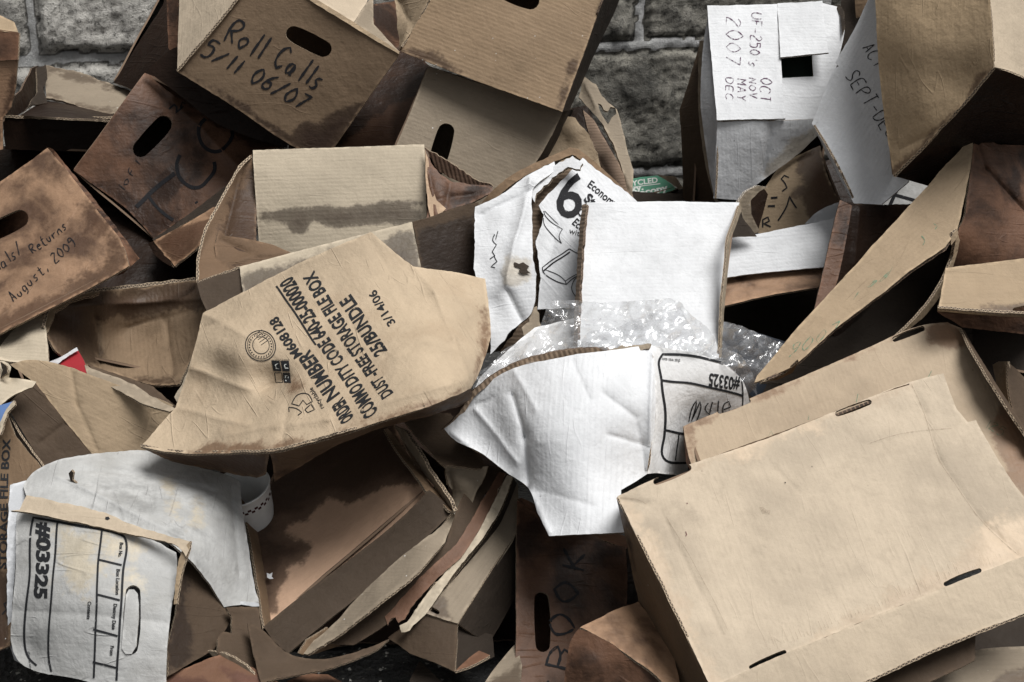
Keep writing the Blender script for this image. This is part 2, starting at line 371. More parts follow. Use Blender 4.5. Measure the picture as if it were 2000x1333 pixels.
def sc3(c, k): return tuple(min(1, v*k) for v in c)
def card(name, col, wet=None, ring=1, rib=.5, mott=.35, crease=.4, gloss=.78, wgloss=.5, speck=0., spec=.22, blot=0., blotcol=None, wear=.5):
    b = NB(name)
    tc = b.n('ShaderNodeTexCoord'); oi = b.n('ShaderNodeObjectInfo')
    off = b.n('ShaderNodeVectorMath', {0: tc.outputs['Object']}, operation='ADD'); rnd = b.n('ShaderNodeCombineXYZ', {0: b.M('MULTIPLY', oi.outputs['Random'], 31), 1: b.M('MULTIPLY', oi.outputs['Random'], 17)})
    b.put(off.inputs[1], rnd.outputs[0]); v = off.outputs[0]
    uv = b.n('ShaderNodeUVMap', uv_map='UVMap').outputs[0]; sx = b.n('ShaderNodeSeparateXYZ', {0: uv})
    st = b.n('ShaderNodeMapping', {'Vector': uv, 'Scale': (18, 160, 1)}).outputs[0]   # grain runs with the flutes
    n1 = b.noise(v, 7, 5, .62); n2 = b.noise(v, 38, 5, .65, .4); n3 = b.noise(v, 650, 2, .6); gr = b.noise(st, 1, 4, .6)
    wob = b.noise(uv, 30, 2)
    ribw = b.M('SINE', b.M('ADD', b.M('MULTIPLY', sx.outputs[1], 2*math.pi/.0082), b.M('MULTIPLY', wob, 2.2)))
    rmask = b.step(b.noise(v, 9, 2), .35, .65)
    dark = sc3(col, .62); c = b.mix(b.M('MULTIPLY', b.step(n1, .35, .7), mott), col, dark)
    c = b.mix(b.M('MULTIPLY', b.step(n2, .45, .75), mott*.6), c, sc3(col, .72))
    c = b.mix(b.M('MULTIPLY', b.step(gr, .5, .8), mott*.55), c, sc3(col, .66))
    c = b.mix(b.M('MULTIPLY', b.step(gr, .42, .2), mott*.4), c, sc3(col, 1.16))
    c = b.mix(b.M('MULTIPLY', b.M('MULTIPLY', b.step(ribw, -.2, 1), rmask), .16*rib), c, sc3(col, .55))
    if blot:
        bl = b.step(b.noise(v, 8, 6, .6, .4), .44, .66); c = b.mix(b.M('MULTIPLY', bl, blot), c, blotcol or sc3(col, .4))
    c = b.mix(b.step(n3, .3, .8, 0, .16), c, sc3(col, .5))
    # wet patches with feathered, darker rims
    at = b.n('ShaderNodeAttribute', attribute_name='stain').outputs['Fac']
    sv = b.M('ADD', at, b.M('ADD', b.M('MULTIPLY', b.M('SUBTRACT', b.noise(v, 26, 4, .5), .5), 2.4), b.M('MULTIPLY', b.M('SUBTRACT', b.noise(v, 150, 3), .5), 1.0)))
    wm = b.M('ADD', b.step(sv, -.45, .4, 0, .82), b.step(sv, .2, 2.2, 0, .18)); rim = b.M('MULTIPLY', b.step(sv, -.35, .2), b.step(sv, 1.4, .25))
    wet = wet or sc3(col, .3)
    wcol = b.mix(b.step(n1, .3, .75), wet, sc3(wet, 1.7)); wcol = b.mix(b.M('MULTIPLY', rim, .3*ring), wcol, sc3(wet, .5))
    c = b.mix(b.M('MULTIPLY', wm, .93), c, wcol)
    # scuffed edges and creases
    eg = b.n('ShaderNodeAttribute', attribute_name='edge').outputs['Fac']
    em = b.M('MULTIPLY', b.step(b.M('ADD', eg, b.M('MULTIPLY', n2, -.006)), .003, -.002), b.step(b.noise(v, 60, 3), .4, .62))
    c = b.mix(b.M('MULTIPLY', em, wear), c, sc3(col, 1.5))
    cm = 0
    for ang, sx_, sc_, th, lo in ((.5, 5, 2.6, .012, .50), (-.7, 6, 3.4, .010, .53), (1.5, 4, 6., .014, .56)):
        mp = b.n('ShaderNodeMapping', {'Vector': uv, 'Rotation': (0, 0, ang), 'Scale': (1, sx_, 1), 'Location': (ang*3, 2, 0)}).outputs[0]
        q = b.M('ABSOLUTE', b.M('SUBTRACT', b.noise(mp, sc_, 1, .4), .5)); cm = b.M('ADD', cm, b.M('MULTIPLY', b.step(q, th, 0), b.step(b.noise(v, 6+sc_, 2), lo, lo+.1)))
    c = b.mix(b.M('MULTIPLY', cm, .07*crease), c, sc3(col, .55))
    grime = b.M('MULTIPLY', b.step(b.noise(v, 3.2, 7, .72), .46, .72), b.step(b.noise(v, 22, 4, .7), .38, .66)); c = b.mix(b.M('MULTIPLY', grime, mott*.9), c, sc3(col, .42))
    if speck:
        vs_ = b.n('ShaderNodeTexVoronoi', {'Vector': v, 'Scale': 55.}).outputs['Distance']
        c = b.mix(b.M('MULTIPLY', b.step(vs_, .075, .045), b.step(b.noise(v, 11, 2), .5, .58, 0, speck)), c, (.8, .8, .78))
    vd = b.n('ShaderNodeTexVoronoi', {'Vector': v, 'Scale': 24.}).outputs['Distance']
    c = b.mix(b.M('MULTIPLY', b.step(vd, .05, .02), b.step(b.noise(v, 6, 2), .52, .6, 0, .6)), c, sc3(col, .22))
    hgt = b.M('ADD', b.M('MULTIPLY', ribw, .00010*rib), b.M('ADD', b.M('MULTIPLY', n1, .010), b.M('ADD', b.M('MULTIPLY', n2, .0022*(.4+crease)), b.M('MULTIPLY', n3, .00012))))
    hgt = b.M('ADD', hgt, b.M('MULTIPLY', cm, .0012*crease)); hgt = b.M('ADD', hgt, b.M('MULTIPLY', gr, .0005))
    bp = b.n('ShaderNodeBump', {'Strength': .8, 'Distance': 1.0, 'Height': hgt})
    rg = b.M('ADD', b.step(wm, 0, 1, gloss, wgloss), b.M('MULTIPLY', b.M('SUBTRACT', n2, .5), .25))
    pb = b.n('ShaderNodeBsdfPrincipled', {'Base Color': c, 'Roughness': rg, 'Normal': bp.outputs[0], 'Specular IOR Level': spec})
    ou = b.n('ShaderNodeOutputMaterial', {'Surface': pb.outputs[0]}); return b.m

def simple(name, col, rough=.8, var=.3, scale=40, bump=.0006, spec=.3, metallic=0):
    b = NB(name); tc = b.n('ShaderNodeTexCoord'); v = tc.outputs['Object']; n1 = b.noise(v, scale, 4, .6)
    c = b.mix(b.step(n1, .35, .7), col, sc3(col, 1-var)); bp = b.n('ShaderNodeBump', {'Strength': .7, 'Distance': 1.0, 'Height': b.M('MULTIPLY', n1, bump)})
    pb = b.n('ShaderNodeBsdfPrincipled', {'Base Color': c, 'Roughness': rough, 'Normal': bp.outputs[0], 'Specular IOR Level': spec, 'Metallic': metallic})
    b.n('ShaderNodeOutputMaterial', {'Surface': pb.outputs[0]}); return b.m

def worn_ink(name, col, lo=.60, hi=.68):
    b = NB(name); tc = b.n('ShaderNodeTexCoord'); v = tc.outputs['Object']; k = b.M('MAXIMUM', b.step(b.noise(v, 230, 4, .7), lo, hi, 0, .75), b.step(b.noise(v, 60, 5, .7), lo, hi, 0, .8))
    pb = b.n('ShaderNodeBsdfPrincipled', {'Base Color': col, 'Roughness': .7, 'Specular IOR Level': .2}); tr = b.n('ShaderNodeBsdfTransparent')
    mx = b.n('ShaderNodeMixShader', {0: k, 1: pb.outputs[0], 2: tr.outputs[0]}); b.n('ShaderNodeOutputMaterial', {'Surface': mx.outputs[0]}); return b.m
def edge_mat(name, lite, dark):
    b = NB(name); uv = b.n('ShaderNodeUVMap', uv_map='UVMap').outputs[0]; s = b.n('ShaderNodeSeparateXYZ', {0: uv})
    w1 = b.M('SINE', b.M('MULTIPLY', s.outputs[0], 2*math.pi/.0075))
    # a wavy flute between two liners
    y = b.M('MULTIPLY', b.M('SUBTRACT', s.outputs[1], .5), 2.6); dd = b.M('ABSOLUTE', b.M('SUBTRACT', y, w1)); fl = b.step(dd, .55, .2)
    ln = b.step(b.M('ABSOLUTE', b.M('SUBTRACT', s.outputs[1], .5)), .34, .42)
    k = b.M('MAXIMUM', fl, ln); c = b.mix(k, dark, lite)
    pb = b.n('ShaderNodeBsdfPrincipled', {'Base Color': c, 'Roughness': .85}); b.n('ShaderNodeOutputMaterial', {'Surface': pb.outputs[0]}); return b.m

EDGE = edge_mat('corrugated_edge', (.42, .33, .23), (.05, .035, .025))
EDGED = edge_mat('corrugated_edge_dark', (.20, .135, .09), (.03, .02, .015))
EDGEW = edge_mat('corrugated_edge_white', (.62, .57, .50), (.06, .045, .035))
INK = worn_ink('black_ink', (.012, .012, .014), .62, .7)
CRZ = worn_ink('crease_line', (.34, .275, .20), .40, .52)
INKP = worn_ink('printed_black', (.016, .017, .019), .61, .70)
PURPLE = worn_ink('purple_pen', (.10, .05, .09), .5, .6)
GREENINK = worn_ink('green_pen', (.12, .24, .16), .46, .56)
WHITEINK = simple('white_print', (.75, .78, .74), .7, .1)
BROWNINK = simple('red_brown_print', (.10, .03, .03), .7, .1)
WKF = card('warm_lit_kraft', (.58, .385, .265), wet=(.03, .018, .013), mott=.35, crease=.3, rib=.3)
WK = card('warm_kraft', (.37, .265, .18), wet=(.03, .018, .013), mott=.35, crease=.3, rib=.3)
PK = card('sack_kraft', (.45, .355, .25), mott=.4, rib=.25, wear=.3, crease=.8, wet=(.10, .052, .028), blot=.25, blotcol=(.25, .17, .105))
WS = card('scuffed_white', (.68, .68, .68), mott=.5, crease=.8, rib=.4, gloss=.6, blot=.25, blotcol=(.4, .4, .39))
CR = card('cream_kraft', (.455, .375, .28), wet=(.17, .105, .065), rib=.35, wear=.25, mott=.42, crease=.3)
CRB = card('big_box_kraft', (.475, .395, .30), crease=.3, rib=.35, wear=.25, ring=.15, wet=(.36, .28, .20), mott=.6)
CRD = card('stained_kraft', (.385, .305, .218), wet=(.17, .10, .06), mott=.5, crease=.3, rib=.5, wear=.25)
KL = card('light_kraft', (.335, .252, .165), wet=(.05, .028, .018), mott=.35, crease=.55, rib=.6)
KLX = card('light_kraft_crushed', (.31, .238, .16), wet=(.09, .05, .03), mott=.4, crease=1.0, rib=.15)
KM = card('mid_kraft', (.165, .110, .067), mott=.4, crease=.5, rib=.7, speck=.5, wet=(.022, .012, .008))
KMB = card('ribbed_kraft', (.28, .198, .125), wet=(.04, .022, .014), mott=.35, crease=.3, rib=1.1, speck=.5)
KLB = card('upturned_kraft', (.40, .295, .185), wet=(.07, .04, .026), mott=.45, crease=.45, rib=.3)
KU = card('scorched_kraft', (.145, .092, .056), mott=.5, crease=.9, rib=.2, wet=(.03, .016, .01))
KQ = card('quilted_kraft', (.235, .165, .105), mott=.6, crease=1.0, rib=1.2, wet=(.032, .018, .012))
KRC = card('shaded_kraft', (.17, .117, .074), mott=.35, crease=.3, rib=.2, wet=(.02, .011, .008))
KG = card('grey_kraft', (.25, .205, .152), wet=(.07, .05, .035), mott=.35, crease=.4, rib=.7, speck=1)
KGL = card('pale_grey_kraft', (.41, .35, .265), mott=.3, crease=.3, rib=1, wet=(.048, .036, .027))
KB = card('damp_brown', (.135, .07, .042), crease=.7, rib=.4, gloss=.55, wgloss=.38, mott=.7, spec=.25, wet=(.018, .010, .007), blot=1.0, blotcol=(.022, .012, .008))
KBL = card('damp_brown_light', (.31, .19, .115), mott=.6, crease=.5, rib=.5, gloss=.6, wgloss=.4, spec=.35, wet=(.045, .023, .014), blotcol=(.065, .034, .02), blot=1.0)
KD = card('soaked_gap_brown', (.022, .013, .009), mott=.6, crease=.8, rib=.3, gloss=.42, wgloss=.32, blot=.5, wear=.35, spec=.12, wet=(.007, .005, .004), blotcol=(.012, .007, .005))  # wet brown board, darkened further so gaps in the heap read black
KO = card('orange_brown', (.15, .08, .05), wet=(.08, .04, .03), mott=.4, crease=.4, rib=.3, gloss=.6)
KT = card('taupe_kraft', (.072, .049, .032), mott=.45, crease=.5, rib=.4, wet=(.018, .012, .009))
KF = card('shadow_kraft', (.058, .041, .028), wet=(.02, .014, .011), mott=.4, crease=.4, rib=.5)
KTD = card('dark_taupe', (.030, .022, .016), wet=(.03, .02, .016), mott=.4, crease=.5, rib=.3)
WH = card('white_board', (.635, .645, .66), wet=(.40, .36, .30), gloss=.6, wear=.15, rib=.7, crease=.45, mott=.34)
WD = card('dirty_white_board', (.46, .46, .45), crease=.9, rib=.35, gloss=.6, wear=.3, ring=0, mott=.75, blot=.7, blotcol=(.30, .295, .28), wet=(.33, .285, .21))
WG = card('grey_white_board', (.42, .43, .445), wet=(.2, .19, .18), mott=.25, crease=.4, rib=.3, gloss=.65)
# ---------------------------------------------------------------- setting: ground and stone wall
def ground():
    b = NB('wet_asphalt'); tc = b.n('ShaderNodeTexCoord'); v = tc.outputs['Object']
    n1 = b.noise(v, 3, 4); vo = b.n('ShaderNodeTexVoronoi', {'Vector': v, 'Scale': 110.}); n3 = b.noise(v, 60, 4, .7)
    c = b.mix(b.step(n1, .35, .7), (.05, .05, .048), (.02, .02, .02)); c = b.mix(b.step(vo.outputs['Color'], .75, .95, 0, .6), c, (.14, .135, .12))
    c = b.mix(b.step(n3, .66, .74), c, (.22, .2, .16))
    bp = b.n('ShaderNodeBump', {'Strength': .8, 'Distance': 1., 'Height': b.M('ADD', b.M('MULTIPLY', vo.outputs['Distance'], .004), b.M('MULTIPLY', n3, .006))})
    pb = b.n('ShaderNodeBsdfPrincipled', {'Base Color': c, 'Roughness': b.step(n1, .3, .7, .35, .8), 'Normal': bp.outputs[0]}); b.n('ShaderNodeOutputMaterial', {'Surface': pb.outputs[0]})
    xs = [-80, -20, -5]+[-2+.1*i for i in range(41)]+[5, 20, 80]; ys = [-60, -15, -3, 0, 1]+[1.2+.1*i for i in range(30)]+[7, 20, 80]
    vs = [(x, y, .006*noise.noise(Vector((x*3, y*3, 0)))) for y in ys for x in xs]; m = len(xs)
    fs = [[j*m+i, j*m+i+1, (j+1)*m+i+1, (j+1)*m+i] for j in range(len(ys)-1) for i in range(m-1)]
    o = mk('ground', vs, fs, [b.m], [0]*len(fs), None); o['kind'] = 'structure'
ground()
YAW = math.radians(9); WD0 = Vector((math.cos(YAW), math.sin(YAW), 0)); WN = Vector((-math.sin(YAW), math.cos(YAW), 0)); W0 = Vector((0, 3.66, 0))
def wallsh(x, y):
    r = (U(x, y, 1)-CAM); t = (W0-CAM).dot(WN)/r.dot(WN); p = CAM+r*t; return (p-W0).dot(WD0), p.z
def wall():
    h1 = wallsh(1270, 88)[1]; h2 = wallsh(1290, 334)[1]; H_ = h1-h2
    courses = [h2-2*H_-.02, h2-H_-.01, h2, h1, h1+H_*.86, h1+H_*1.9, h1+H_*2.9, h1+H_*3.9]
    sa = wallsh(1250, 40)[0]; sb = wallsh(66, 60)[0]; sm = sb+(sa-sb)*.52; sc_ = wallsh(1560, 200)[0]
    joints = {2: [sb+.28, sm-.1, wallsh(1135, 200)[0]-.12, sc_, sc_+.6], 3: [sb-.55, sb, sm, sa, sa+.5, sa+1.0]}
    rs = random.Random(3)
    def jl(k):
        if k in joints: return joints[k]
        r = random.Random(k+50); return [-6+.47*i+r.uniform(-.1, .1) for i in range(27)]
    ss = [-7, -5, -3.5, -2.4]+list(np.arange(-1.7, 2.0, .0085))+[2.6, 3.5, 5, 8]; hh = [-.05, .15]+list(np.arange(.3, 1.35, .0085))+[1.6, 2, 2.6, 3.4]
    vs = []; mo = []; tone = []
    for h in hh:
        for s in ss:
            wv = noise.noise(Vector((s*7, h*7, 1)))*.007+noise.noise(Vector((s*28, h*28, 4)))*.006
            k = sum(1 for c in courses if c <= h+wv)-1; dh = min(abs(h+wv-c) for c in courses); J = jl(k); ds = min(abs(s+wv*1.2-j) for j in J)
            cell = sum(1 for j in J if j <= s)
            d = min(dh, ds*1.1)+.006*noise.noise(Vector((s*40, h*40, 2))); m = max(0, min(1, (.013-d)/.003)); p = W0+WD0*s
            r = random.Random(k*31+cell); base = r.uniform(0, .028)
            rough = noise.fractal(Vector((s*11, h*11, k*3+cell)), 1, 2, 5)*.010+noise.fractal(Vector((s*60, h*60, 9)), 1, 2, 3)*.007
            prof = min(1, max(0, d-.012)/.012)
            out = (1-m)*(base*prof+rough+.004-.020*(max(0, 1-abs(d-.02)/.008)))+m*(.006+rough*.35)
            p = p-WN*out; vs.append((p.x, p.y, h)); mo.append(m)
            tone.append(max(0, min(1, .5-(s+.25)*1.1))+r.uniform(-.12, .12))
    m = len(ss); fs = [[j*m+i, j*m+i+1, (j+1)*m+i+1, (j+1)*m+i] for j in range(len(hh)-1) for i in range(m-1)]
    b = NB('rough_stone'); tc = b.n('ShaderNodeTexCoord'); v = tc.outputs['Object']
    mt = b.n('ShaderNodeAttribute', attribute_name='mortar').outputs['Fac']; tn = b.n('ShaderNodeAttribute', attribute_name='tone').outputs['Fac']
    n1 = b.noise(v, 9, 6, .65, .5); n2 = b.noise(v, 85, 6, .75); n3 = b.noise(v, 380, 3, .6)
    lo = b.mix(b.step(n1, .35, .66), (.10, .095, .082), (.28, .265, .225)); hi = b.mix(b.step(n1, .3, .65), (.30, .29, .265), (.56, .54, .50))
    st = b.mix(tn, lo, hi); st = b.mix(b.step(n2, .5, .64, 0, .75), st, (.022, .022, .018)); st = b.mix(b.step(n2, .44, .3, 0, .5), st, b.mix(tn, (.2, .18, .15), (.62, .6, .54)))
    st = b.mix(b.step(n3, .5, .8, 0, .35), st, (.02, .02, .02))
    mr = b.mix(b.step(n1, .35, .7), (.50, .50, .49), (.30, .30, .30)); mr = b.mix(b.step(n2, .5, .75, 0, .5), mr, (.1, .1, .1))
    c = b.mix(b.step(b.M('ADD', mt, b.M('MULTIPLY', b.M('SUBTRACT', n2, .5), .8)), .35, .6), st, mr)
    c = b.mix(b.M('MULTIPLY', b.M('MULTIPLY', b.step(mt, .01, .15), b.step(mt, .75, .4)), .7), c, (.03, .028, .024))
    bp = b.n('ShaderNodeBump', {'Strength': .9, 'Distance': 1., 'Height': b.M('ADD', b.M('MULTIPLY', n2, .009), b.M('MULTIPLY', n3, .002))})
    pb = b.n('ShaderNodeBsdfPrincipled', {'Base Color': c, 'Roughness': .8, 'Normal': bp.outputs[0]}); b.n('ShaderNodeOutputMaterial', {'Surface': pb.outputs[0]})
    o = mk('stone_wall', vs, fs, [b.m], [0]*len(fs), None, [True]*len(fs), {'mortar': mo, 'tone': tone})
    o['label'] = 'rough stone block wall with pale mortar joints behind the heap of boxes'; o['category'] = 'wall'
wall()
# ---------------------------------------------------------------- the heap of boxes: upper left
t = T('cardboard_box', 'pale tan box end cut by the left edge of the photo, beside the stone wall', 'box', 'crushed cardboard boxes in the heap')
P(t, 'top_panel', [(-60, 25, 2.95), (0, 30), (28, 44, 2.9), (36, 66, 2.86), (-60, 50, 2.9)], KL)
P(t, 'tape_band', [(-60, 48, 2.9), (37, 64, 2.86), (35, 117, 2.85), (-60, 122, 2.88)], KB)
P(t, 'front_panel', [(-60, 120, 2.88), (35, 116, 2.86), (31, 165), (22, 210), (5, 232), (6, 292, 2.92), (-60, 300, 2.9)], KBL, stain=[[(20, 150), (45, 120), (30, 230), (5, 240)]])
H(t, [(-60, 60, 2.9), (35, 66, 2.86), (10, 240, 2.9), (-60, 290, 2.9)], .15, KM)

t = T('open_tray_box', 'dark soaked low open box with a torn corner in front of the stone wall', 'box', 'crushed cardboard boxes in the heap')
o = P(t, 'front_panel', [(5, 227, 3.0), (70, 229), (150, 231), (250, 228, 3.0), (240, 300), (10, 292, 3.02)], KD, edge=EDGED, rough=1.2)
rim(o, [(6, 228, 3.0), (70, 230, 3.0), (150, 232, 3.0), (246, 229, 3.0)], 5)
P(t, 'left_panel', [(5, 228, 3.0), (22, 195), (45, 172), (62, 134), (75, 128, 3.3), (86, 150), (84, 190), (60, 210), (30, 228, 3.08)], KD, edge=EDGED, rough=2.5)
P(t, 'torn_corner', [(70, 132, 3.28), (90, 126), (93, 155), (84, 172), (92, 202, 3.2), (62, 205), (45, 222, 3.08), (74, 180)], KTD, rough=2.5)
P(t, 'inner_floor', [(40, 226, 3.02), (85, 196, 3.3), (240, 222, 3.3), (240, 236, 3.02)], KD)
H(t, [(5, 229, 3.0), (250, 230, 3.0), (240, 300, 3.01), (10, 292, 3.02)], .3, KD, cap=True, skip=(0,))

t = T('cardboard_flap', 'frayed grey tan cardboard sheet lying against the foot of the stone wall', 'cardboard')
P(t, 'sheet', [(88, 129, 3.38), (150, 140), (205, 160), (262, 180, 3.3), (240, 222, 3.2), (215, 222), (160, 215), (150, 208), (115, 196), (90, 192, 3.25)], KG, rough=2.2, t=.005,
  stain=[[(85, 120), (265, 172), (258, 185), (90, 142)], [(88, 184), (150, 200), (235, 216), (230, 230), (80, 210)]])

t = T('cardboard_box', 'dark brown box standing on its edge behind the Roll Calls box and against the wall', 'box', 'crushed cardboard boxes in the heap')
P(t, 'front_panel', [(327, -30, 3.35), (318, 10), (222, 161, 3.3), (300, 190, 3.2), (360, 60, 3.2)], KD)
H(t, [(327, -30, 3.35), (222, 161, 3.3), (300, 190, 3.2), (360, 60, 3.2)], .12, KD)

t = T('file_storage_box', 'soaked dark brown file box with slanted hand hole and large black letters T C', 'box', 'crushed cardboard boxes in the heap')
tc_ink = [line([(266, 405), (300, 371), (342, 340)], 8), line([(288, 381), (308, 408), (338, 431)], 6), line([(352, 304), (346, 322), (350, 345), (368, 364), (388, 366), (408, 350), (420, 330), (419, 316)], 7),
  line([(402, 232), (388, 250), (390, 275), (404, 291), (425, 296), (444, 284), (454, 266), (452, 256)], 7), line([(382, 394), (384, 397)], 6), line([(330, 213), (340, 205), (345, 210), (343, 222), (358, 208)], 3.5), line([(352, 212), (356, 200), (362, 204)], 3)]
tc_ink += hand('lof1', (240, 375), (9, -14), 15, 1.6)
P(t, 'front_panel', [(283, 143, 3.0), (143, 333, 2.95), (170, 352), (245, 408), (302, 469, 2.93), (360, 425), (425, 392, 2.95), (495, 300), (560, 283, 3.05), (345, 120, 3.08)], KB,
  holes=[slot(264, 303, 331, 230, 33)], ink=tc_ink, bumps=[(410, 240, 25, -.012), (350, 260, 40, .008), (300, 360, 40, .006)], folds=[((335, 195), (470, 330), 10, -.008)], amp=.002,
  stain=[[(320, 330), (350, 318), (370, 345), (330, 400), (285, 420), (270, 400)], [(345, 130), (560, 285), (500, 300), (360, 190)], [(170, 350), (300, 470), (360, 430), (260, 380)]])
P(t, 'folded_rim', [(345, 92, 2.97), (332, 99), (283, 143, 2.98), (302, 150), (345, 182), (420, 240), (470, 262), (560, 289, 3.0), (566, 276), (440, 200), (350, 136, 2.97)], KD, edge=EDGED)
P(t, 'upright_flap', [(326, -30, 3.05), (326, 30), (329, 95, 2.98), (346, 115, 2.98), (352, -30, 3.02)], KB)
H(t, [(283, 143, 3.0), (143, 333, 2.95), (302, 469, 2.93), (560, 283, 3.05)], .14, KD)

t = T('file_storage_box', 'brown file box reading Roll Calls in black marker, hand hole above the words', 'box', 'crushed cardboard boxes in the heap')
ink = hand('Roll Calls', (437, 82), (17.2, 8.8), 44, 4.6, slant=.35, seed=2)+hand('5/11 06/07', (391, 107), (17.0, 9.4), 34, 4.4, slant=.4, seed=5)
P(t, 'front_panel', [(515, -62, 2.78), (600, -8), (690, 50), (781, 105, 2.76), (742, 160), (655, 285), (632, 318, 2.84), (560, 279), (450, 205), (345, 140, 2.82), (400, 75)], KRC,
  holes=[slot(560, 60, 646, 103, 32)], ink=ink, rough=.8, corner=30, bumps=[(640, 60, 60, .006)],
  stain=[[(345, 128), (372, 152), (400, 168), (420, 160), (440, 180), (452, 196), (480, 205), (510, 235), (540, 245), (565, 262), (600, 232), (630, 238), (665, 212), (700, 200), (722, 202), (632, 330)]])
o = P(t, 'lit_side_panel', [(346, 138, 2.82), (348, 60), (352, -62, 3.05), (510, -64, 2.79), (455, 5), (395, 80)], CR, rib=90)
rim(o, [(346, 139, 2.815), (400, 76, 2.80), (456, 8, 2.79), (510, -58, 2.78)], 5)
P(t, 'top_edge_strip', [(600, -12, 2.775), (690, 43), (781, 101, 2.757), (779, 106), (690, 53), (592, -8, 2.775)], KL, t=.006)
P(t, 'top_flap', [(598, -12, 2.79), (650, -50, 2.95), (728, -30, 2.98), (715, 8), (690, 44, 2.775)], CR, rib=60)
P(t, 'folded_corner_flap', [(690, 44, 2.782), (728, -10, 2.9), (729, 20), (730, 48, 2.84), (756, 76), (780, 101, 2.762)], KG, edge=EDGEW)
H(t, [(515, -62, 2.78), (781, 105, 2.76), (632, 318, 2.84), (345, 140, 2.82)], .25, KM, skip=(3,))

t = T('cardboard_box', 'big tan ribbed box at the top centre, its hand hole cut by the photo edge', 'box', 'crushed cardboard boxes in the heap')
P(t, 'front_panel', [(783, 100, 2.83), (842, -10), (875, -80, 2.83), (1215, -80, 2.81), (1178, 0), (1140, 105), (1098, 219, 2.79), (1000, 183), (900, 147)], KMB, rib=22, holes=[slot(968, -26, 1052, 8, 36)],
  stain=[[(775, 105), (800, 92), (850, 100), (870, 125), (900, 140), (860, 145)], [(1085, 225), (1140, 95), (1110, 130), (1098, 190)]], bumps=[(980, 60, 90, -.008)])
P(t, 'right_panel', [(1099, 218, 2.792), (1141, 105), (1179, 0), (1216, -80, 2.812), (1240, -80, 2.98), (1208, 5), (1160, 110), (1112, 216, 2.92)], KTD, edge=EDGED)
P(t, 'left_panel', [(782, 97, 2.835), (776, 50), (770, -40, 3.0), (800, -60), (870, -80, 2.84), (840, -8)], KLX, amp=.004, rough=1.5, folds=[((773, -10), (800, 45), 8, .02), ((800, 45), (785, 90), 6, -.015)])
H(t, [(783, 100, 2.83), (875, -80, 2.83), (1215, -80, 2.81), (1098, 219, 2.79)], .25, KM, skip=(0, 2))

t = T('cardboard_box', 'dark damp box in the gap between the Roll Calls box and ribbed tan box', 'box', 'crushed cardboard boxes in the heap')
P(t, 'front_panel', [(722, 10, 3.2), (790, 0, 3.3), (784, 110, 3.2), (730, 60, 3.15)], KB, amp=.004)
P(t, 'lower_panel', [(700, 90, 3.2), (800, 90, 3.2), (850, 140), (790, 300, 3.0), (560, 310, 3.05)], KB, stain=[[(700, 90), (860, 90), (840, 180), (760, 210), (640, 300), (600, 280)]])
H(t, [(560, 60, 3.2), (840, 60, 3.25), (800, 300, 3.05), (560, 310, 3.05)], .2, KD)

t = T('file_storage_box', 'greyish tan file box with an upright hand hole and white specks, below the ribbed box', 'box', 'crushed cardboard boxes in the heap')
P(t, 'front_panel', [(836, 130, 2.87), (778, 276, 2.85), (745, 350, 2.85), (960, 420, 2.85), (1000, 380), (1058, 300), (1102, 212, 2.86), (960, 170)], KG, rib=20, holes=[slot(846, 345, 876, 242, 33)], wav=0)
P(t, 'right_panel', [(1101, 212, 2.862), (1058, 300), (1000, 380, 2.86), (1030, 385, 3.0), (1085, 300), (1120, 214, 3.04)], KTD)
H(t, [(836, 130, 2.88), (745, 350, 2.86), (960, 420, 2.86), (1102, 212, 2.87)], .2, KG, skip=(2,))

t = T('torn_cardboard', 'torn twisted tan cardboard showing its corrugated lining, below the wall and beside the ribbed box', 'cardboard')
P(t, 'crumpled_sheet', [(1095, 225, 3.0), (1125, 232, 2.98), (1150, 262), (1165, 300), (1172, 330, 2.95), (1120, 330), (1060, 300, 2.98)], KLX, amp=.006, rough=2, bumps=[(1120, 255, 20, -.015)])
P(t, 'corrugated_lining', [(1140, 215, 3.06), (1160, 232), (1185, 280), (1215, 330), (1238, 385, 2.95), (1200, 372), (1172, 320, 2.98), (1150, 260)], card('open_flutes', (.20, .14, .10), mott=.5, rib=6), rib=0, amp=.002)
P(t, 'peeled_liner', [(1138, 148, 3.0), (1160, 165), (1184, 196), (1206, 216), (1222, 275), (1240, 335), (1237, 385, 2.9), (1226, 372), (1205, 300), (1178, 246), (1150, 214), (1128, 190, 2.98)], KG, amp=.004, rough=1.5, folds=[((1140, 160), (1235, 370), 9, -.014)],
  holes=[[(1166, 202), (1172, 204), (1178, 216), (1186, 220), (1193, 211), (1203, 214), (1204, 226), (1194, 231), (1186, 243), (1180, 236), (1172, 222)]])
P(t, 'inner_sheet', [(1098, 215, 3.1), (1145, 205, 3.1), (1200, 300), (1215, 380, 3.05), (1100, 340, 3.05)], KD)

t = T('printed_carton', 'green printed carton end with white lettering, low against the stone wall', 'carton')
P(t, 'green_panel', [(1215, 351, 3.2), (1284, 343, 3.25), (1305, 355), (1322, 369, 3.2), (1280, 384), (1236, 393, 3.12), (1210, 395)], simple('green_print', (.10, .30, .20), .6, .12), ink=[
  txt('RECYCLED', (1206, 367), (1, -.13), 10, WHITEINK, .03, fit=80), line([(1236, 366), (1290, 359)], 1.5, WHITEINK), txt('sky.', (1226, 378), (1, -.22), 13, WHITEINK, .04, fit=32), txt('xerocopy', (1216, 391), (1, -.22), 12, WHITEINK, .04, fit=92)])
P(t, 'corrugated_side', [(1236, 395, 3.12), (1280, 386), (1324, 369, 3.2), (1330, 392), (1240, 405, 3.14)], KTD, edge=EDGED)
P(t, 'torn_lid', [(1283, 341, 3.3), (1318, 346), (1335, 372), (1334, 396, 3.22), (1322, 366, 3.24)], KG, rough=1.5)
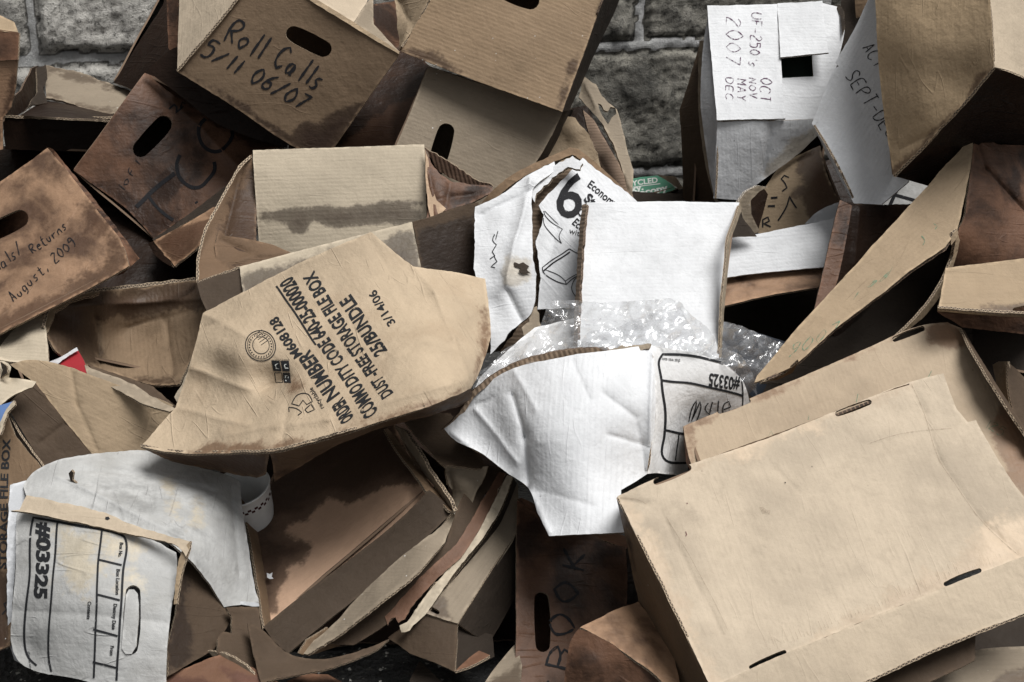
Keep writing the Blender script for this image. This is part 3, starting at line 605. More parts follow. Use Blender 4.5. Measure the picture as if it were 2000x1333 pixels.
H(t, [(1215, 351, 3.2), (1284, 343, 3.25), (1322, 369, 3.2), (1236, 393, 3.12)], .15, KM)
# ---------------------------------------------------------------- upper right
t = T('cardboard_box', 'tall narrow brown box leaning on the wall left of the white box marked 2007', 'box', 'crushed cardboard boxes in the heap')
P(t, 'side_panel', [(1368, 80, 3.15), (1348, 150), (1327, 216), (1333, 320), (1334, 420, 3.1), (1420, 420, 2.98), (1396, 392), (1382, 330), (1370, 200, 3.02)], KT, label='brown left side in shade')
P(t, 'front_edge_panel', [(1366, 80, 3.02), (1376, 78, 3.0), (1372, 200), (1386, 325), (1402, 392, 2.97), (1440, 400, 2.97), (1400, 402), (1380, 335), (1364, 205, 3.01)], KG, edge=EDGE)
H(t, [(1366, 84, 3.04), (1640, 84, 3.02), (1600, 400, 3.0), (1350, 400, 3.03)], .2, KM)

t = T('file_storage_box', 'white file box with 2007 and months pencilled on its raised flap, near the wall', 'box', 'white file boxes')
P(t, 'left_panel', [(1384, 14, 2.96), (1368, 190, 2.9), (1383, 320), (1396, 388, 2.86), (1400, 310), (1402, 236, 2.83)], WG)
P(t, 'front_panel', [(1401, 238, 2.82), (1535, 236, 2.81), (1592, 233, 2.84), (1600, 262, 2.85), (1560, 300), (1500, 345), (1470, 366), (1440, 392), (1394, 388, 2.87)], WH, rib=90, amp=.002,
  folds=[((1508, 240), (1490, 340), 7, .01)], bumps=[(1560, 300, 40, .01)], stain=[[(1530, 380), (1490, 340), (1560, 262), (1600, 250), (1600, 340)]])
P(t, 'top_panel', [(1383, 13, 2.97), (1520, 8), (1600, 4, 2.95), (1644, 16, 2.95), (1650, 60), (1625, 160), (1594, 236, 2.85), (1535, 236), (1401, 237, 2.83)], WH, holes=[[(1522, 108), (1586, 106), (1589, 150), (1526, 153)]])
nk = hand("UF-250's", (1468, 26), (-.6, 11), 20, 1.9, PURPLE, slant=.1, up=(1, .05), seed=3)+hand('2007', (1420, 34), (-.5, 19), 30, 1.7, PURPLE, up=(1, .05), seed=4)
nk += hand('OCT', (1485, 152), (0, 13), 21, 1.9, PURPLE, up=(1, .05), seed=6)+hand('NOV', (1464, 152), (0, 11), 15, 1.7, PURPLE, up=(1, .05), seed=7)+hand('MAY', (1441, 154), (0, 12), 16, 1.7, PURPLE, up=(1, .05), seed=8)+hand('DEC', (1418, 152), (0, 12), 15, 1.6, PURPLE, up=(1, .05), seed=9)
P(t, 'written_flap', [(1381, 11, 2.95), (1516, 9, 2.93), (1524, 110), (1534, 232, 2.80), (1400, 235, 2.81)], WH, ink=nk, edge=EDGEW)
P(t, 'lid_flap', [(1518, 7, 2.93), (1606, 2, 2.92), (1612, 60), (1618, 103, 2.85), (1560, 109), (1524, 112, 2.86)], WH, edge=EDGEW)
P(t, 'inner_wall', [(1500, 90, 2.96), (1600, 88, 2.96), (1600, 170, 2.93), (1500, 170, 2.93)], simple('dark_green_folder', (.02, .035, .025), .7))
P(t, 'torn_lid_corner', [(1606, 14, 2.96), (1640, 10, 2.95), (1648, 22), (1650, 55, 2.92), (1645, 70), (1641, 30), (1634, 18), (1608, 20)], KTD, rough=1.3)
H(t, [(1383, 13, 2.97), (1644, 16, 2.95), (1600, 262, 2.86), (1396, 388, 2.87)], .22, WG)

t = T('cardboard_box', 'narrow sliver of brown box behind the white sheet at the top edge', 'box', 'crushed cardboard boxes in the heap')
P(t, 'front_panel', [(1650, -40, 3.05), (1710, -40, 3.0), (1700, 20), (1645, 110, 2.98), (1640, 30)], KTD)
P(t, 'side_panel', [(1668, -40, 3.0), (1705, -40, 2.98), (1690, 30, 2.96), (1672, 35, 2.98)], KM)
H(t, [(1650, -40, 3.05), (1710, -40, 3.0), (1700, 30, 3.0), (1640, 100, 3.03)], .15, KD)

t = T('file_box_lid', 'white board panel pencilled SEPT-DEC leaning between white box and large kraft box', 'box lid', 'white file boxes')
nk = hand('ACTIVE', (1684, 94), (7.6, 11.5), 23, 1.7, INK, up=(.83, -.55), seed=11)+hand('SEPT-DEC', (1651, 150), (8.3, 12.2), 27, 1.9, INK, up=(.83, -.55), seed=12)
P(t, 'board', [(1702, -14, 2.74), (1668, 58), (1632, 122), (1638, 130), (1628, 135), (1585, 242, 2.72), (1610, 282), (1640, 345), (1668, 397, 2.66), (1722, 400), (1775, 355, 2.62), (1780, 200), (1760, -14, 2.70)], WH, rib=-60, ink=nk, edge=EDGEW)
P(t, 'folded_edge', [(1586, 243, 2.725), (1612, 283), (1669, 397, 2.665), (1664, 394, 2.70), (1606, 284)], WG)

t = T('printed_carton', 'grey white carton with thick black printed lines, wedged under the kraft box', 'carton', 'white file boxes')
P(t, 'front_panel', [(1710, 410, 2.80), (1757, 345, 2.84), (1840, 358, 2.80), (1830, 420, 2.74)], WD, ink=[line([(1762, 348), (1735, 410)], 7), line([(1748, 381), (1800, 396)], 6)])
H(t, [(1710, 410, 2.80), (1757, 345, 2.84), (1840, 358, 2.80), (1830, 420, 2.74)], .1, WG)

t = T('cardboard_box', 'large upturned kraft box at the top right corner with a black soaked underside', 'box', 'crushed cardboard boxes in the heap')
P(t, 'front_panel', [(1706, -60, 2.60), (1712, 60), (1718, 150), (1728, 230), (1738, 290), (1746, 345, 2.55), (1800, 292), (1880, 205), (1942, 132, 2.38), (1938, 60), (1932, -60, 2.42)], KLB, rib=80, sp=12,
  bumps=[(1780, 60, 80, -.02), (1880, 160, 50, .012), (1790, 210, 60, -.008)], amp=.002, folds=[((1760, 290), (1860, 240), 5, .004)],
  stain=[[(1760, 352), (1738, 330), (1790, 290), (1830, 250), (1880, 200), (1912, 150), (1942, 125), (1950, 140)]])
P(t, 'lit_panel', [(1932, -60, 2.42), (1938, 60), (1943, 131, 2.382), (1975, 140), (2060, 178, 2.45), (2060, -60, 2.5)], CR, rib=85)
rim(t.children[-1], [(1747, 345, 2.545), (1800, 292, 2.50), (1880, 206, 2.43), (1942, 134, 2.378)], 5)
P(t, 'underside', [(1747, 345, 2.552), (1800, 292), (1880, 206), (1943, 133, 2.385), (1975, 143), (2060, 182, 2.45), (2060, 330, 2.8), (1900, 300), (1828, 368, 2.68)], KD, edge=EDGE, sp=12,
  stain=[[(1850, 300), (1900, 200), (1930, 170), (2060, 170), (2060, 340), (1900, 320)], [(1760, 345), (1840, 280), (1830, 300), (1800, 350)]])
H(t, [(1706, -60, 2.60), (1746, 345, 2.56), (1942, 132, 2.39), (1932, -60, 2.43)], .3, KL, skip=(1, 2))

t = T('open_box', 'wide open tan box at the right edge with faint green writing on its long side', 'box', 'crushed cardboard boxes in the heap')
nk = hand('2006', (1640, 628), (-19, 9.5), 24, 1.6, GREENINK, up=(-.3, .95), seed=5)+hand('Pol', (1745, 520), (-22, 16), 18, 1.5, GREENINK, up=(-.5, .85), seed=6)+[line([(1800, 462), (1806, 470), (1802, 480)], 1.6, GREENINK), line([(1822, 436), (1830, 442), (1826, 448)], 1.6, GREENINK)]
P(t, 'long_side_panel', [(1904, 259, 2.60), (1742, 440), (1666, 523), (1583, 612), (1525, 678), (1480, 733), (1474, 748, 2.40), (1500, 738), (1549, 714), (1563, 704), (1625, 647), (1673, 612), (1728, 568), (1777, 530), (1846, 485), (1868, 456, 2.50), (1886, 380), (1896, 320)], KL, rib=-42,
  ink=nk, ctrl=[(1700, 540, 2.48)], amp=.002, edge=EDGE)
rim(t.children[-1], [(1500, 740, 2.40), (1549, 716, 2.42), (1563, 706, 2.425), (1625, 649, 2.45), (1673, 614, 2.465), (1728, 570, 2.475), (1777, 532, 2.485), (1846, 487, 2.50), (1866, 458, 2.505)], 5, EDGED)
P(t, 'folded_tip', [(1474, 749, 2.41), (1500, 744, 2.4), (1533, 730, 2.42), (1560, 706), (1548, 728), (1520, 742, 2.43)], KM, edge=EDGE)
P(t, 'inner_back_panel', [(1904, 261, 2.60), (1950, 283), (2060, 286, 2.70), (2060, 660, 2.62), (1880, 640), (1830, 610, 2.64), (1868, 460, 2.54), (1885, 420), (1896, 330)], KB, rough=1.2, edge=EDGE, folds=[((1905, 262), (1925, 330), 5, .01), ((1925, 330), (2000, 410), 5, .012)], bumps=[(1960, 420, 60, .012)])
P(t, 'inner_strip_flap', [(1869, 452, 2.515), (1862, 500), (1835, 560), (1790, 620), (1740, 667, 2.44), (1752, 660), (1800, 624), (1836, 578), (1862, 520), (1874, 470, 2.54)], KL, edge=EDGE, t=.005)
P(t, 'rolled_lip', [(1857, 470, 2.495), (1862, 456), (1870, 449, 2.50), (1872, 456), (1866, 470), (1858, 480, 2.5)], KLX, t=.006)
P(t, 'dark_inner_floor', [(1486, 750, 2.52), (1560, 660), (1700, 540, 2.68), (1890, 330, 2.78), (1900, 670, 2.74), (1700, 745, 2.62)], KTD)
H(t, [(1904, 275, 2.62), (2060, 300, 2.71), (2060, 640, 2.64), (1880, 640, 2.66)], .15, KB)

t = T('cardboard_flap', 'flat tan flap with a dark slot jutting in from the right edge', 'cardboard')
P(t, 'flap', [(1847, 524, 2.40), (2060, 498, 2.42), (2060, 616, 2.36), (1960, 612), (1833, 603, 2.34)], KL, edge=EDGE, holes=[slot(1978, 606, 2070, 594, 9)], stain=[[(1920, 600), (2060, 585), (2060, 625), (1900, 625)]])
P(t, 'rim', [(1832, 602, 2.338), (1960, 611), (2060, 615, 2.355), (2060, 622, 2.37), (1955, 618), (1832, 608, 2.35)], KLX)
H(t, [(1850, 528, 2.41), (2060, 505, 2.43), (2060, 600, 2.38), (1840, 596, 2.36)], .12, KM)

t = T('cardboard_box', 'small tan box marked R and S on its curved side, under the white box', 'box', 'crushed cardboard boxes in the heap')
nk = [line([(1541, 347), (1532, 343), (1526, 350), (1533, 358), (1537, 367), (1528, 374)], 2.6), line([(1506, 387), (1519, 386)], 4), line([(1500, 403), (1514, 403)], 4), line([(1520, 432), (1536, 405), (1542, 384), (1548, 395), (1556, 407)], 3)]
nk += [line([(1490, 445), (1490, 430), (1500, 425), (1503, 433), (1492, 438), (1506, 444)], 3)]
P(t, 'front_panel', [(1460, 452, 2.85), (1478, 400), (1505, 350), (1520, 330), (1545, 310), (1602, 284, 2.88), (1612, 330), (1640, 396), (1668, 430, 2.82), (1560, 470, 2.8)], KL, ink=nk, rib=10, bumps=[(1560, 370, 60, -.02)],
  stain=[[(1580, 280), (1570, 340), (1575, 420), (1600, 450), (1680, 430), (1610, 280)], [(1555, 310), (1560, 360), (1540, 385), (1572, 380), (1580, 290)]])
H(t, [(1460, 452, 2.86), (1520, 330, 2.88), (1602, 284, 2.9), (1660, 430, 2.84)], .15, KM)

t = T('open_box', 'dark brown upright box with a frayed top rim right of the white board strip', 'box', 'crushed cardboard boxes in the heap')
P(t, 'left_panel', [(1640, 391, 2.62), (1625, 450), (1608, 530), (1588, 612, 2.55), (1600, 640), (1632, 560), (1650, 480), (1664, 402, 2.62)], KB, edge=EDGED, label='scuffed brown left side')
P(t, 'inner_panel', [(1641, 391, 2.622), (1664, 398), (1700, 401), (1785, 398, 2.68), (1790, 480), (1640, 660, 2.62), (1598, 640, 2.58), (1640, 520), (1662, 405, 2.625)], KD, edge=EDGE, rough=1.2, folds=[((1678, 410), (1668, 520), 3, -.006)])
H(t, [(1641, 393, 2.63), (1775, 400, 2.69), (1650, 560, 2.64), (1596, 590, 2.58)], .15, KD)

t = T('white_board_strip', 'white cardboard band above a pinkish brown band, between white panel and dark box', 'cardboard', 'white file boxes')
P(t, 'white_band', [(1395, 468, 2.72), (1450, 462), (1640, 424, 2.75), (1628, 470), (1618, 522, 2.70), (1500, 532), (1395, 546, 2.69)], WH, rib=-5, edge=EDGEW)
P(t, 'brown_band', [(1390, 546, 2.715), (1618, 524, 2.72), (1598, 562, 2.68), (1500, 578), (1390, 604, 2.66)], KBL, edge=EDGE)
P(t, 'curled_lip', [(1572, 437, 2.76), (1588, 420), (1612, 405), (1642, 394, 2.78), (1634, 430, 2.755), (1600, 434)], WG)
H(t, [(1400, 475, 2.73), (1635, 430, 2.76), (1600, 560, 2.70), (1400, 600, 2.68)], .12, KD)

t = T('open_box', 'narrow open box with curled white rim beside the bright white panel', 'box', 'white file boxes')
P(t, 'curled_rim', [(1438, 400, 2.72), (1455, 376), (1478, 363), (1500, 366), (1484, 374), (1466, 392), (1468, 418), (1484, 452, 2.78), (1470, 458, 2.77), (1452, 430), (1446, 408)], KG, edge=EDGEW, t=.005)
P(t, 'inner_wall', [(1458, 400, 2.8), (1490, 366, 2.83), (1500, 380), (1480, 456, 2.8), (1468, 440)], KD)
P(t, 'front_panel', [(1420, 465, 2.68), (1430, 420), (1441, 400, 2.7), (1450, 425), (1478, 462, 2.70), (1450, 462)], KTD)

# ---------------------------------------------------------------- middle
t = T('open_box', 'open tan box left of centre with a pale stained inner flap folded over its rim', 'box', 'crushed cardboard boxes in the heap')
o = P(t, 'left_panel', [(492, 302, 2.84), (470, 322), (432, 390), (400, 450), (384, 508, 2.66), (386, 556, 2.6), (430, 540), (475, 520, 2.68), (500, 470), (500, 380, 2.82)], KU, rough=1.1, edge=EDGE, stain=[[(485, 330), (510, 330), (510, 480), (470, 525), (440, 500), (430, 440)]], soft=26, folds=[((470, 340), (430, 500), 10, .012)])
rim(o, [(490, 305, 2.835), (468, 326, 2.80), (431, 391, 2.73), (400, 451, 2.68), (386, 508, 2.655), (386, 552, 2.60)], 5)
P(t, 'back_panel', [(494, 294, 2.84), (660, 288), (829, 282, 2.82), (833, 425), (835, 470), (560, 520), (508, 500, 2.80), (500, 400)], KGL, rib=-2, edge=EDGE, rough=.8, ctrl=[(820, 440, 2.76), (495, 304, 2.83), (828, 292, 2.81)],
  stain=[[(540, 420), (600, 410), (680, 404), (740, 402), (803, 401), (826, 412), (826, 436), (760, 438), (700, 440), (650, 446), (612, 430), (598, 455), (570, 458)], [(505, 414), (560, 408), (825, 392), (826, 408), (560, 428), (506, 432)]], soft=11)
P(t, 'crushed_lining', [(428, 452, 2.72), (440, 462), (480, 466), (530, 478), (568, 494), (540, 530), (430, 570, 2.64), (424, 520), (420, 480)], KU, amp=.003, folds=[((430, 470), (500, 500), 8, .01), ((500, 500), (560, 492), 7, -.006), ((440, 520), (520, 490), 7, -.008)], ctrl=[(560, 500, 2.72)])
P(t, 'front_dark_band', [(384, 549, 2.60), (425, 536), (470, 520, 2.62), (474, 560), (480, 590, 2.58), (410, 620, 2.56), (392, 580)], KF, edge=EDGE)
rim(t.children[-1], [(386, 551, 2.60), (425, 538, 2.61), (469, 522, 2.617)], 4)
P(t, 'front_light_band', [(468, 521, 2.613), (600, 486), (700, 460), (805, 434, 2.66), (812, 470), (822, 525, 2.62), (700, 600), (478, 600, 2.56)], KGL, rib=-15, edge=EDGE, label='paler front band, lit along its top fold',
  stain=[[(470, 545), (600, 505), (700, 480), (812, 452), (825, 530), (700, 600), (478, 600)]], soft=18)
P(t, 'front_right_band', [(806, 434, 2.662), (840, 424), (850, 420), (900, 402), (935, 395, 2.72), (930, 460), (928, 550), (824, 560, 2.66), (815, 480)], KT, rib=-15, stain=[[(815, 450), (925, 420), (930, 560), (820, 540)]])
P(t, 'right_flap', [(829, 286, 2.79), (842, 316), (862, 342), (884, 356), (900, 358), (962, 364, 2.77), (960, 378), (925, 394), (866, 414), (842, 432, 2.72), (832, 430), (836, 330)], KB, amp=.003, edge=EDGE, rough=1.3, folds=[((838, 330), (850, 420), 6, -.010), ((850, 390), (925, 380), 7, .008), ((880, 360), (870, 410), 6, -.006)])
P(t, 'pale_flap_edge', [(830, 290, 2.785), (838, 320), (840, 350), (852, 392), (872, 408, 2.73), (862, 416), (842, 430, 2.715), (833, 400)], WK, amp=.003)
P(t, 'torn_lining', [(829, 287, 2.83), (880, 318), (930, 350), (962, 364, 2.82), (925, 368), (890, 352), (858, 336, 2.84)], card('brown_flutes', (.16, .10, .07), rib=5), rib=75, rough=3)
H(t, [(494, 300, 2.85), (829, 288, 2.83), (835, 470, 2.8), (508, 500, 2.82)], .1, KM)

t = T('cardboard_box', 'large crushed kraft carton printed COMMODITY CODE and STORAGE FILE BOX, bulging in the middle', 'box', 'crushed cardboard boxes in the heap')
ax = (-.553, -.833)
nk = [txt('ORDER', (691, 812), ax, 27, INKP, .04, fit=42), txt('NUMBER', (663, 771), ax, 29, INKP, .032, fit=110), txt('M608128', (590, 690), ax, 19, INKP, .03, fit=88), line([(616, 670), (578, 616), (539, 561)], 3.6, INKP),
  txt('COMMO', (740, 803), ax, 29, INKP, .032, fit=66), txt('DITY CODE 640-25-000020', (701, 745), ax, 27, INKP, .032, fit=244), txt('DUST', (769, 768), ax, 25, INKP, .03, fit=42), txt('-FREE STORAGE FILE BOX', (742, 729), ax, 26, INKP, .032, fit=238),
  txt('25/BUNDLE', (757, 684), ax, 26, INKP, .032, fit=134), txt('3/14/06', (774, 628), ax, 17, INKP, .02, fit=76)]
def ring(cx, cy, r, wd, ex=1.): return line([(cx+r*math.cos(a*math.pi/12), cy+r*ex*math.sin(a*math.pi/12)) for a in range(25)], wd, INKP, step=4)
nk += [ring(510, 675, 29, 1.8), ring(510, 675, 25, 1), ring(511, 674, 16, 1.2)]+[line([(499+3*k, 668+5*k-14), (513+3*k, 658+5*k-14)], 1, INKP) for k in range(5)]
for k in range(26):
    a = k*math.pi/13; nk.append(line([(510+20*math.cos(a), 675+20*math.sin(a)), (510+22.5*math.cos(a+.08), 675+22.5*math.sin(a+.08))], 1.7, INKP))
nk += [fill([(530, 702), (545, 703), (548, 724), (533, 723)], INKP), fill([(547, 703), (563, 703), (564, 725), (550, 724)], INKP), fill([(550, 727), (564, 728), (566, 748), (552, 747)], INKP), line([(535, 727), (548, 727), (550, 746), (537, 746), (535, 727)], 1.4, INKP)]
K2 = KLX
nk += [line([(542, 709), (537, 711), (538, 718), (544, 718)], 2.2, WHITEINK), line([(560, 709), (554, 711), (555, 718), (561, 718)], 2.2, WHITEINK), line([(556, 744), (555, 733), (561, 734), (560, 739), (556, 739)], 1.8, WHITEINK)]
nk += [line([(567, 790), (580, 772), (600, 771), (609, 785), (598, 791), (590, 783), (582, 794), (567, 790)], 1.8, INKP), line([(562, 806), (561, 797), (576, 799), (588, 806), (580, 812)], 1.8, INKP), line([(594, 801), (606, 790), (613, 800), (600, 806), (594, 801)], 1.8, INKP),
  txt('recyclable', (632, 796), (-.5, -.86), 9, INKP, .01, fit=45), txt('Group of Companies', (564, 700), (-1, .02), 4, INKP, 0, fit=33, up=(0, 1))]
P(t, 'printed_panel', [(398, 612, 2.50), (480, 568), (560, 528), (640, 492), (725, 454, 2.46), (762, 486), (806, 521, 2.43), (870, 532), (950, 545, 2.44), (956, 600), (957, 660, 2.38), (943, 705), (918, 762, 2.26), (820, 800), (700, 836), (600, 864), (526, 882, 2.20), (440, 886), (340, 882), (274, 872, 2.36), (345, 795, 2.42), (372, 700, 2.45)], PK, rib=60, sp=8, rough=.9, amp=.0042, fr=7, ink=nk, key='kraft',
  ctrl=[(560, 720, 2.33), (680, 700, 2.30), (470, 800, 2.34), (450, 700, 2.38), (860, 640, 2.31), (910, 760, 2.23)], bumps=[(528, 744, 36, .034), (425, 725, 34, .024), (480, 690, 40, -.010), (430, 820, 50, -.012), (600, 600, 60, -.006), (395, 760, 26, .012), (640, 760, 40, -.006), (925, 640, 26, .010)],
  folds=[((806, 522), (850, 575), 9, -.007), ((850, 575), (885, 660), 9, -.009), ((885, 660), (917, 758), 9, -.008), ((398, 612), (500, 668), 9, -.006), ((372, 720), (500, 765), 9, -.008), ((500, 765), (560, 735), 8, .010), ((345, 795), (480, 830), 8, -.006), ((440, 850), (640, 818), 9, -.007), ((640, 818), (900, 745), 9, -.006), ((725, 470), (800, 600), 9, .003), ((560, 560), (700, 500), 9, .003), ((690, 640), (760, 700), 6, .003), ((760, 700), (880, 690), 6, -.004), ((550, 870), (560, 780), 7, .004), ((400, 640), (470, 620), 6, .004)],
  stain=[[(330, 886), (400, 868), (500, 872), (600, 856), (700, 828), (800, 800), (915, 758), (926, 774), (700, 850), (526, 892), (330, 890)], [(560, 742), (580, 735), (586, 755), (560, 765)], [(945, 600), (960, 640), (950, 700), (925, 750), (935, 700)]], soft=24)
P(t, 'lower_side_panel', D('kraft', (273, 871), (340, 881), (440, 885), (526, 881), (600, 863), (700, 835), (820, 799), (918, 761))+[(922, 775), (905, 792), (850, 812), (760, 836, 2.34), (650, 875), (560, 928), (534, 944, 2.31), (529, 905), (524, 884), (515, 930), (500, 936), (430, 922), (340, 900, 2.40)], KU, sp=7, rough=1.,
  ctrl=[(440, 925, 2.38), (880, 800, 2.31)], amp=.0042, fr=7, folds=[((330, 890), (430, 905), 6, .006), ((470, 895), (510, 930), 6, .006), ((620, 865), (700, 850), 6, .006)], stain=[[(274, 868), (526, 884), (530, 945), (340, 905)], [(530, 925), (700, 862), (918, 775), (918, 800), (540, 950)]], soft=24)
H(t, [(420, 640, 2.52), (725, 470, 2.50), (900, 720, 2.30), (500, 860, 2.28)], .16, KM)
t2 = t

t = T('open_box', 'crushed open box with a brown quilted inside, left of the printed kraft carton', 'box', 'crushed cardboard boxes in the heap')
P(t, 'inner_wall', [(84, 618, 2.62), (104, 597), (135, 580), (190, 570), (260, 562), (320, 555), (384, 548, 2.78), (402, 600), (385, 660), (352, 748, 2.6), (300, 752), (240, 735), (180, 718), (110, 690), (90, 655, 2.58)], KQ, rib=88, sp=8, amp=.004, fr=11, corner=45, rough=1.4, edge=EDGE,
  ctrl=[(240, 650, 2.78), (200, 600, 2.70)], folds=[((188, 620), (200, 730), 6, .015), ((325, 625), (335, 730), 5, .012), ((100, 600), (390, 585), 7, -.010), ((250, 640), (400, 600), 5, .006)],
  stain=[[(84, 618), (100, 595), (200, 568), (390, 545), (405, 600), (300, 612), (185, 625), (200, 720), (160, 720), (95, 680)], [(240, 730), (300, 745), (355, 738), (352, 760), (240, 745)]], soft=20)
P(t, 'torn_rim', [(82, 620, 2.60), (103, 594), (134, 572), (195, 563), (194, 573), (138, 588), (108, 610), (93, 652), (86, 655, 2.57), (80, 640)], KL, rough=2.4, ctrl=[(195, 568, 2.68)], t=.006, edge=EDGE)
rim(t.children[-1], [(84, 640, 2.565), (92, 612, 2.58), (112, 590, 2.60), (140, 576, 2.615), (195, 566, 2.65), (262, 559, 2.69), (322, 552, 2.73), (382, 546, 2.765)], 6)
P(t, 'outer_panel', [(0, 678, 2.55), (25, 645), (48, 628), (82, 616, 2.59), (92, 655), (95, 712, 2.50), (20, 706), (-10, 700, 2.50)], KGL, amp=.003, bumps=[(60, 660, 20, -.012)])
P(t, 'back_fold', [(-20, 670, 2.62), (10, 640), (45, 610), (92, 588), (135, 570, 2.66), (100, 600), (80, 622, 2.61), (40, 640), (0, 690, 2.6)], KG, amp=.003)
P(t, 'lower_lip', [(172, 712, 2.56), (240, 735), (300, 755), (340, 790), (355, 800, 2.5), (300, 800), (200, 745, 2.53)], KT, rough=1.6, edge=EDGE)
H(t, [(100, 620, 2.75), (380, 580, 2.82), (350, 740, 2.7), (120, 690, 2.65)], .12, KD)

t = T('cardboard_flap', 'thin pale cardboard edge between the quilted open box and the printed carton', 'cardboard')
P(t, 'sheet', [(402, 610, 2.56), (380, 680), (360, 740), (340, 776, 2.48), (345, 785), (372, 760), (400, 680), (412, 620, 2.55)], KGL, rough=1.3)

t = T('paper_folder', 'bright red folder with a white edge poking out of the quilted open box', 'folder')
P(t, 'red_cover', [(95, 716, 2.545), (120, 703), (151, 683, 2.56), (163, 704), (173, 730, 2.53), (130, 745), (98, 742)], simple('red_paper', (.30, .018, .025), .5, .15, 20), t=.003)
P(t, 'white_edge', [(92, 709, 2.535), (125, 694), (150, 678, 2.55), (153, 685), (128, 700), (112, 712, 2.54), (100, 712)], WH, t=.003, rough=1.2)
H(t, [(98, 712, 2.56), (150, 686, 2.57), (170, 728, 2.54), (110, 738, 2.54)], .03, simple('red_paper_back', (.30, .02, .03), .6), gap=.004)

t = T('file_storage_box', 'orange brown file box handwritten August 2009 with hand hole, at the left edge', 'box', 'crushed cardboard boxes in the heap')
nk = hand('Officials/', (-58, 572), (9.4, -7.0), 24, 2.3, slant=.2, seed=21)+hand('Returns', (66, 496), (7.6, -5.7), 19, 2.3, slant=.2, seed=22)+hand('August, 2009', (26, 590), (8.4, -7.6), 19, 2.2, slant=.2, seed=23)
P(t, 'front_panel', [(-80, 415, 2.70), (0, 356), (93, 289, 2.72), (140, 345), (200, 424), (236, 470), (252, 520, 2.56), (200, 550), (100, 602), (0, 652), (-80, 690, 2.52)], KBL, rib=-35, ink=nk, holes=[slot(-30, 462, 54, 420, 34)], sp=12, corner=30,
  stain=[[(-80, 700), (-80, 640), (0, 618), (100, 572), (190, 520), (225, 480), (262, 500), (220, 560), (0, 670)], [(150, 400), (180, 395), (240, 470), (215, 490)]], soft=26, bumps=[(40, 430, 60, .006)])
P(t, 'right_edge_panel', [(94, 288, 2.722), (104, 293, 2.75), (160, 360), (226, 442), (272, 505, 2.62), (240, 535), (225, 540, 2.62), (250, 518, 2.565), (236, 470), (200, 424)], KB, edge=EDGED, rough=1.6)
H(t, [(-80, 415, 2.70), (93, 289, 2.72), (252, 520, 2.56), (-80, 690, 2.52)], .22, KB, skip=(1,))

t = T('cardboard_box', 'wet glossy brown box end between the soaked file box and the open tan box', 'box', 'crushed cardboard boxes in the heap')
P(t, 'front_panel', [(300, 472, 2.86), (360, 438), (432, 396, 2.88), (420, 440), (392, 478, 2.78), (340, 522, 2.78), (330, 510)], KBL, stain=[[(300, 472), (350, 440), (420, 430), (392, 470), (340, 515)], [(322, 500), (390, 450), (385, 490), (340, 525)]], soft=8, amp=.003)
P(t, 'end_panel', [(290, 476, 2.87), (300, 472, 2.862), (330, 508), (339, 524, 2.782), (322, 514), (300, 496, 2.84)], KD, edge=EDGE)
P(t, 'lid_edge', [(298, 468, 2.87), (360, 425), (470, 340, 2.93), (475, 352), (434, 397), (362, 436), (302, 473, 2.86)], KTD)
H(t, [(300, 472, 2.87), (432, 396, 2.89), (392, 478, 2.79), (340, 522, 2.79)], .15, KD)
# ---------------------------------------------------------------- centre right: white boxes and bubble wrap
t = T('storage_carton', 'torn white carton printed with a big 6 and Economy, left of the bright white panel', 'carton', 'white file boxes')
P(t, 'outer_rim', [(936, 402, 2.74), (960, 375), (1000, 342), (1060, 312), (1114, 288, 2.76), (1130, 292), (1160, 315), (1242, 392, 2.72), (1240, 402), (1160, 328), (1118, 302), (1060, 326), (1010, 354), (960, 396, 2.72)], KM, edge=EDGE, rough=1.4, t=.006)
P(t, 'crushed_side_panel', [(930, 402, 2.68), (970, 386), (1020, 346), (1082, 316, 2.72), (1090, 330), (1062, 352), (1040, 372), (1036, 430), (1040, 500, 2.62), (1042, 590), (1036, 612), (1018, 630), (1000, 645), (975, 676), (957, 690, 2.58), (950, 600), (930, 545), (927, 470)], WH, sp=8, amp=.005, fr=10, rough=1.8, edge=EDGEW, corner=45,
  ink=[line([(968, 458), (964, 470), (971, 478), (962, 492), (968, 500)], 1.8), line([(958, 506), (966, 500), (972, 510), (960, 520), (968, 522)], 1.8), line([(974, 452), (970, 468)], 1.5)],
  folds=[((1035, 350), (985, 560), 9, -.014), ((985, 560), (1020, 630), 10, .012), ((940, 420), (1040, 370), 8, .010)], bumps=[(960, 600, 30, .014)], stain=[[(985, 503), (1000, 498), (1030, 510), (1036, 545), (1010, 556), (980, 552), (975, 530)]])
P(t, 'torn_patch', [(1002, 512, 2.612), (1014, 516), (1022, 513), (1034, 520, 2.61), (1028, 526), (1036, 534), (1024, 534), (1012, 530, 2.605), (1018, 524), (1004, 522)], KTD, rough=2, sp=5, t=.001)
P(t, 'torn_white_top', [(1035, 372, 2.70), (1050, 346), (1080, 322), (1118, 306, 2.71), (1138, 318), (1132, 330), (1110, 326), (1092, 336), (1070, 356), (1052, 380), (1048, 398, 2.68)], WH, rough=3.5, amp=.006, t=.006)
P(t, 'torn_core', [(1036, 380, 2.73), (1060, 350), (1110, 318, 2.74), (1140, 330), (1110, 380), (1066, 408), (1056, 500), (1058, 600), (1045, 640), (1015, 668), (1000, 690, 2.66), (975, 690), (1030, 610), (1034, 480)], card('torn_flutes', (.20, .145, .10), rib=5, mott=.7), rib=0, rough=3, amp=.004)
ax = (.78, .62)
